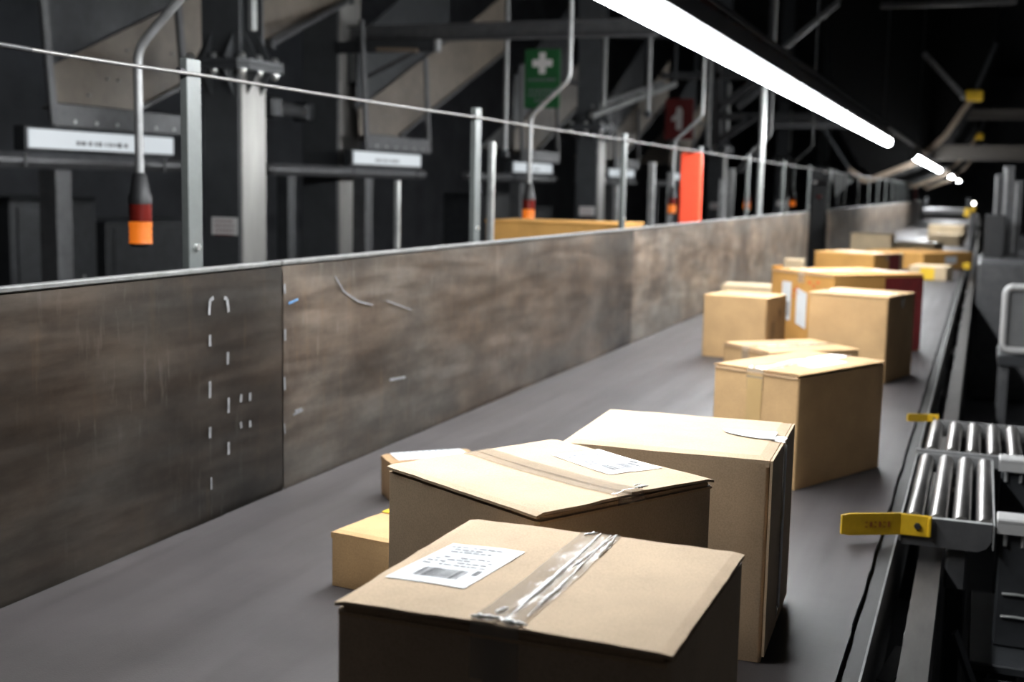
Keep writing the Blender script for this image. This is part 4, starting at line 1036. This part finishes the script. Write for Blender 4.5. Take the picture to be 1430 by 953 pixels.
# sloping conveyor arm and trusses
a = pt(826, 162, Y=12.8); b = pt(943, 117, Y=14.0)
t = thing('sloping_rail', 'pale twin rail sloping up to the right from a far column', 'rail', (a.x, a.y, a.z))
obj('lower_rail', MB().tube([a, b], .035, 10), 'galv', t)
a2 = pt(826, 150, Y=12.9); b2 = pt(925, 116, Y=13.9)
obj('upper_rail', MB().tube([a2, b2], .03, 10), 'galv_dull', t)
for k in range(4): p = a2.lerp(b2, .1+.27*k); r_ = a.lerp(b, .1+.24*k); obj('cleat', MB().bar(p, r_, .05, .05), 'galv', t)
obj('tie', MB().bar(b, (b.x, b.y, 6.99), .03, .03), 'steel_dark', t)
def truss(pts, Y, r_, lab, mat='steel_mid'):
    ps = [(pt(x0, y0, Y=Y), pt(x1, y1, Y=Y)) for x0, y0, x1, y1 in pts]
    t = thing('roof_truss', lab, 'truss', (ps[0][0].x, Y, ps[0][0].z), 'steel trusses in the dark roof')
    for i, (p, q) in enumerate(ps): obj('chord' if i < 2 else 'strut', MB().bar(p, q, r_, r_, .004), mat, t)
    p = ps[0][1]; obj('hanger', MB().bar(p, (p.x, p.y, 6.99), r_*.7, r_*.7), mat, t)
truss([(925, 106, 1075, 106), (1005, 163, 1175, 163), (1005, 196, 1052, 164), (1003, 152, 1062, 108), (1002, 60, 1002, 200)], 18.5, .10, 'grey truss bars between the bright pole and the red sign')
truss([(860, 48, 960, 50), (1060, 175, 1185, 175), (1030, 150, 1080, 110), (1032, 240, 1060, 205)], 22.0, .11, 'farther grey truss bars behind the bright pole')
truss([(1084, 76, 1170, 4), (1230, 8, 1420, 2), (1290, 74, 1345, 134)], 15.0, .06, 'thin dark roof bars above the lit lamp')
# brace pipes
def pipe(x0, y0, x1, y1, Y0, Y1, r_, lab, mat='galv_dull'):
    a = pt(x0, y0, Y=Y0); b = pt(x1, y1, Y=Y1)
    if Y0 == Y1: a = Vector((b.x, b.y, 6.95))
    t = thing('brace_pipe', lab, 'pipe', a, 'steel pipes and braces around the columns')
    obj('tube', MB().tube([a, b], r_, 10), mat, t)
    for p in (a, b): obj('end_lug', MB().box(p, (r_*3, r_*2.6, r_*3), bev=r_*.4), 'steel_dark', t)
pipe(378, 62, 488, 0, 7.2, 8.6, .022, 'grey brace pipe rising from the nearest flanged column to the stout column', 'steel_mid')
pipe(376, 150, 424, 157, 7.4, 8.6, .05, 'thick grey pipe between the nearest flanged column and the stout column', 'steel_mid')
pipe(708, 125, 705, 215, 9.8, 9.8, .02, 'thin vertical pipe left of the green first aid sign')
pipe(905, 60, 905, 160, 12.5, 12.5, .022, 'thin vertical pipe left of the red sign, near the lamp')
pipe(990, 88, 988, 210, 15.2, 15.2, .03, 'thin vertical pipe right of the red sign')
# dark device in the gap and pale triangular plate
q = pt(1143, 300, X=-1.80); YD = q.y; zt_ = pt(1143, 232, X=-1.80).z
gd = thing('gap_device', 'dark upright device standing in the gap of the guard', 'device', (q.x, YD, 0))
obj('cabinet', MB().box((q.x, YD+.05, (zt_-.2)/2), (.20, .20, zt_-.2), bev=.02), 'black', gd)
obj('head', MB().box((q.x, YD+.05, zt_-.1), (.24, .24, .19), bev=.03), 'steel_dark', gd)
for (px, py) in ((1138, 255), (1153, 240)): 
    p = pt(px, py, Y=YD-.08); obj('button', MB().lathe(p-Vector((0, 0, .02)), [(.004, 0), (.024, .01), (.024, .03), (.004, .04)], 10), 'sign_white', gd)
p = pt(1144, 275, Y=YD-.06); obj('red_button', MB().lathe(p-Vector((0, 0, .02)), [(.004, 0), (.03, .01), (.03, .03), (.004, .04)], 10), 'red_sign', gd)
YT = pt(1180, 250, X=-1.95).y
ps = [pt(x, y, Y=YT) for x, y in ((1164, 236), (1192, 252), (1166, 275))]
t = thing('triangular_plate', 'pale triangular plate above the guard right of the dark device', 'plate', (ps[0].x, YT, ps[2].z))
obj('sheet', MB().prism(ps, (0, .02, 0)), 'galv', t)
obj('stem', MB().box((ps[2].x+.03, YT+.035, ps[2].z/2+.05), (.04, .03, ps[2].z+.09), bev=.003), 'steel_dark', t)
q = pt(1279, 262, X=-1.78); t = thing('red_marker', 'thin red marker post on the far guard', 'post', (q.x, q.y, 0))
obj('rod', MB().box((q.x, q.y, q.z/2), (.09, .05, q.z), bev=.006), 'red_sign', t)
obj('foot', MB().box((q.x, q.y, .01), (.2, .16, .02)), 'steel_dark', t)

# dim equipment under the sorter
def cabinet(x, y, w_, d_, h_, lab, mat='steel_dark'):
    t = thing('floor_cabinet', lab, 'cabinet', (x, y, 0), 'dim cabinets under the sorter')
    obj('housing', MB().box((x, y, h_/2+.02), (w_, d_, h_-.04), bev=.012), mat, t)
    obj('door', MB().box((x+w_/2+.006, y, h_/2+.03), (.012, d_*.86, h_*.86), bev=.004), mat, t)
    obj('plinth', MB().box((x, y, .015), (w_*.9, d_*.9, .028)), 'black', t)
    obj('handle', MB().box((x+w_/2+.02, y+d_*.3, h_*.55), (.016, .02, .14), bev=.004), 'galv', t)
cabinet(-6.6, 7.2, .6, .9, 1.45, 'dim grey cabinet behind the signal light at the lower left')
cabinet(-6.8, 8.6, .6, 1.2, 1.25, 'dim grey cabinet left of the nearest flanged column')
cabinet(-6.4, 15.5, .6, 1.0, 1.5, 'dim grey cabinet behind the slim stanchion by the stout column')
cabinet(-6.4, 17.2, .6, 1.0, 1.3, 'dim grey cabinet behind the second fence post')

# ------------------------------------------------------------------ light of the hall
w_ = bpy.data.worlds.new('hall air'); sc.world = w_; w_.use_nodes = True
bg = w_.node_tree.nodes['Background']; bg.inputs[0].default_value = (0.62, 0.64, 0.70, 1); bg.inputs[1].default_value = 0.035

sc.view_settings.view_transform = 'Standard'; sc.view_settings.look = 'None'
sc.view_settings.exposure = 0.0; sc.view_settings.gamma = 1.0; sc.view_settings.use_curve_mapping = False
sc.cycles.use_denoising = True; sc.cycles.max_bounces = 6; sc.cycles.diffuse_bounces = 3; sc.cycles.glossy_bounces = 3
sc.cycles.transparent_max_bounces = 8
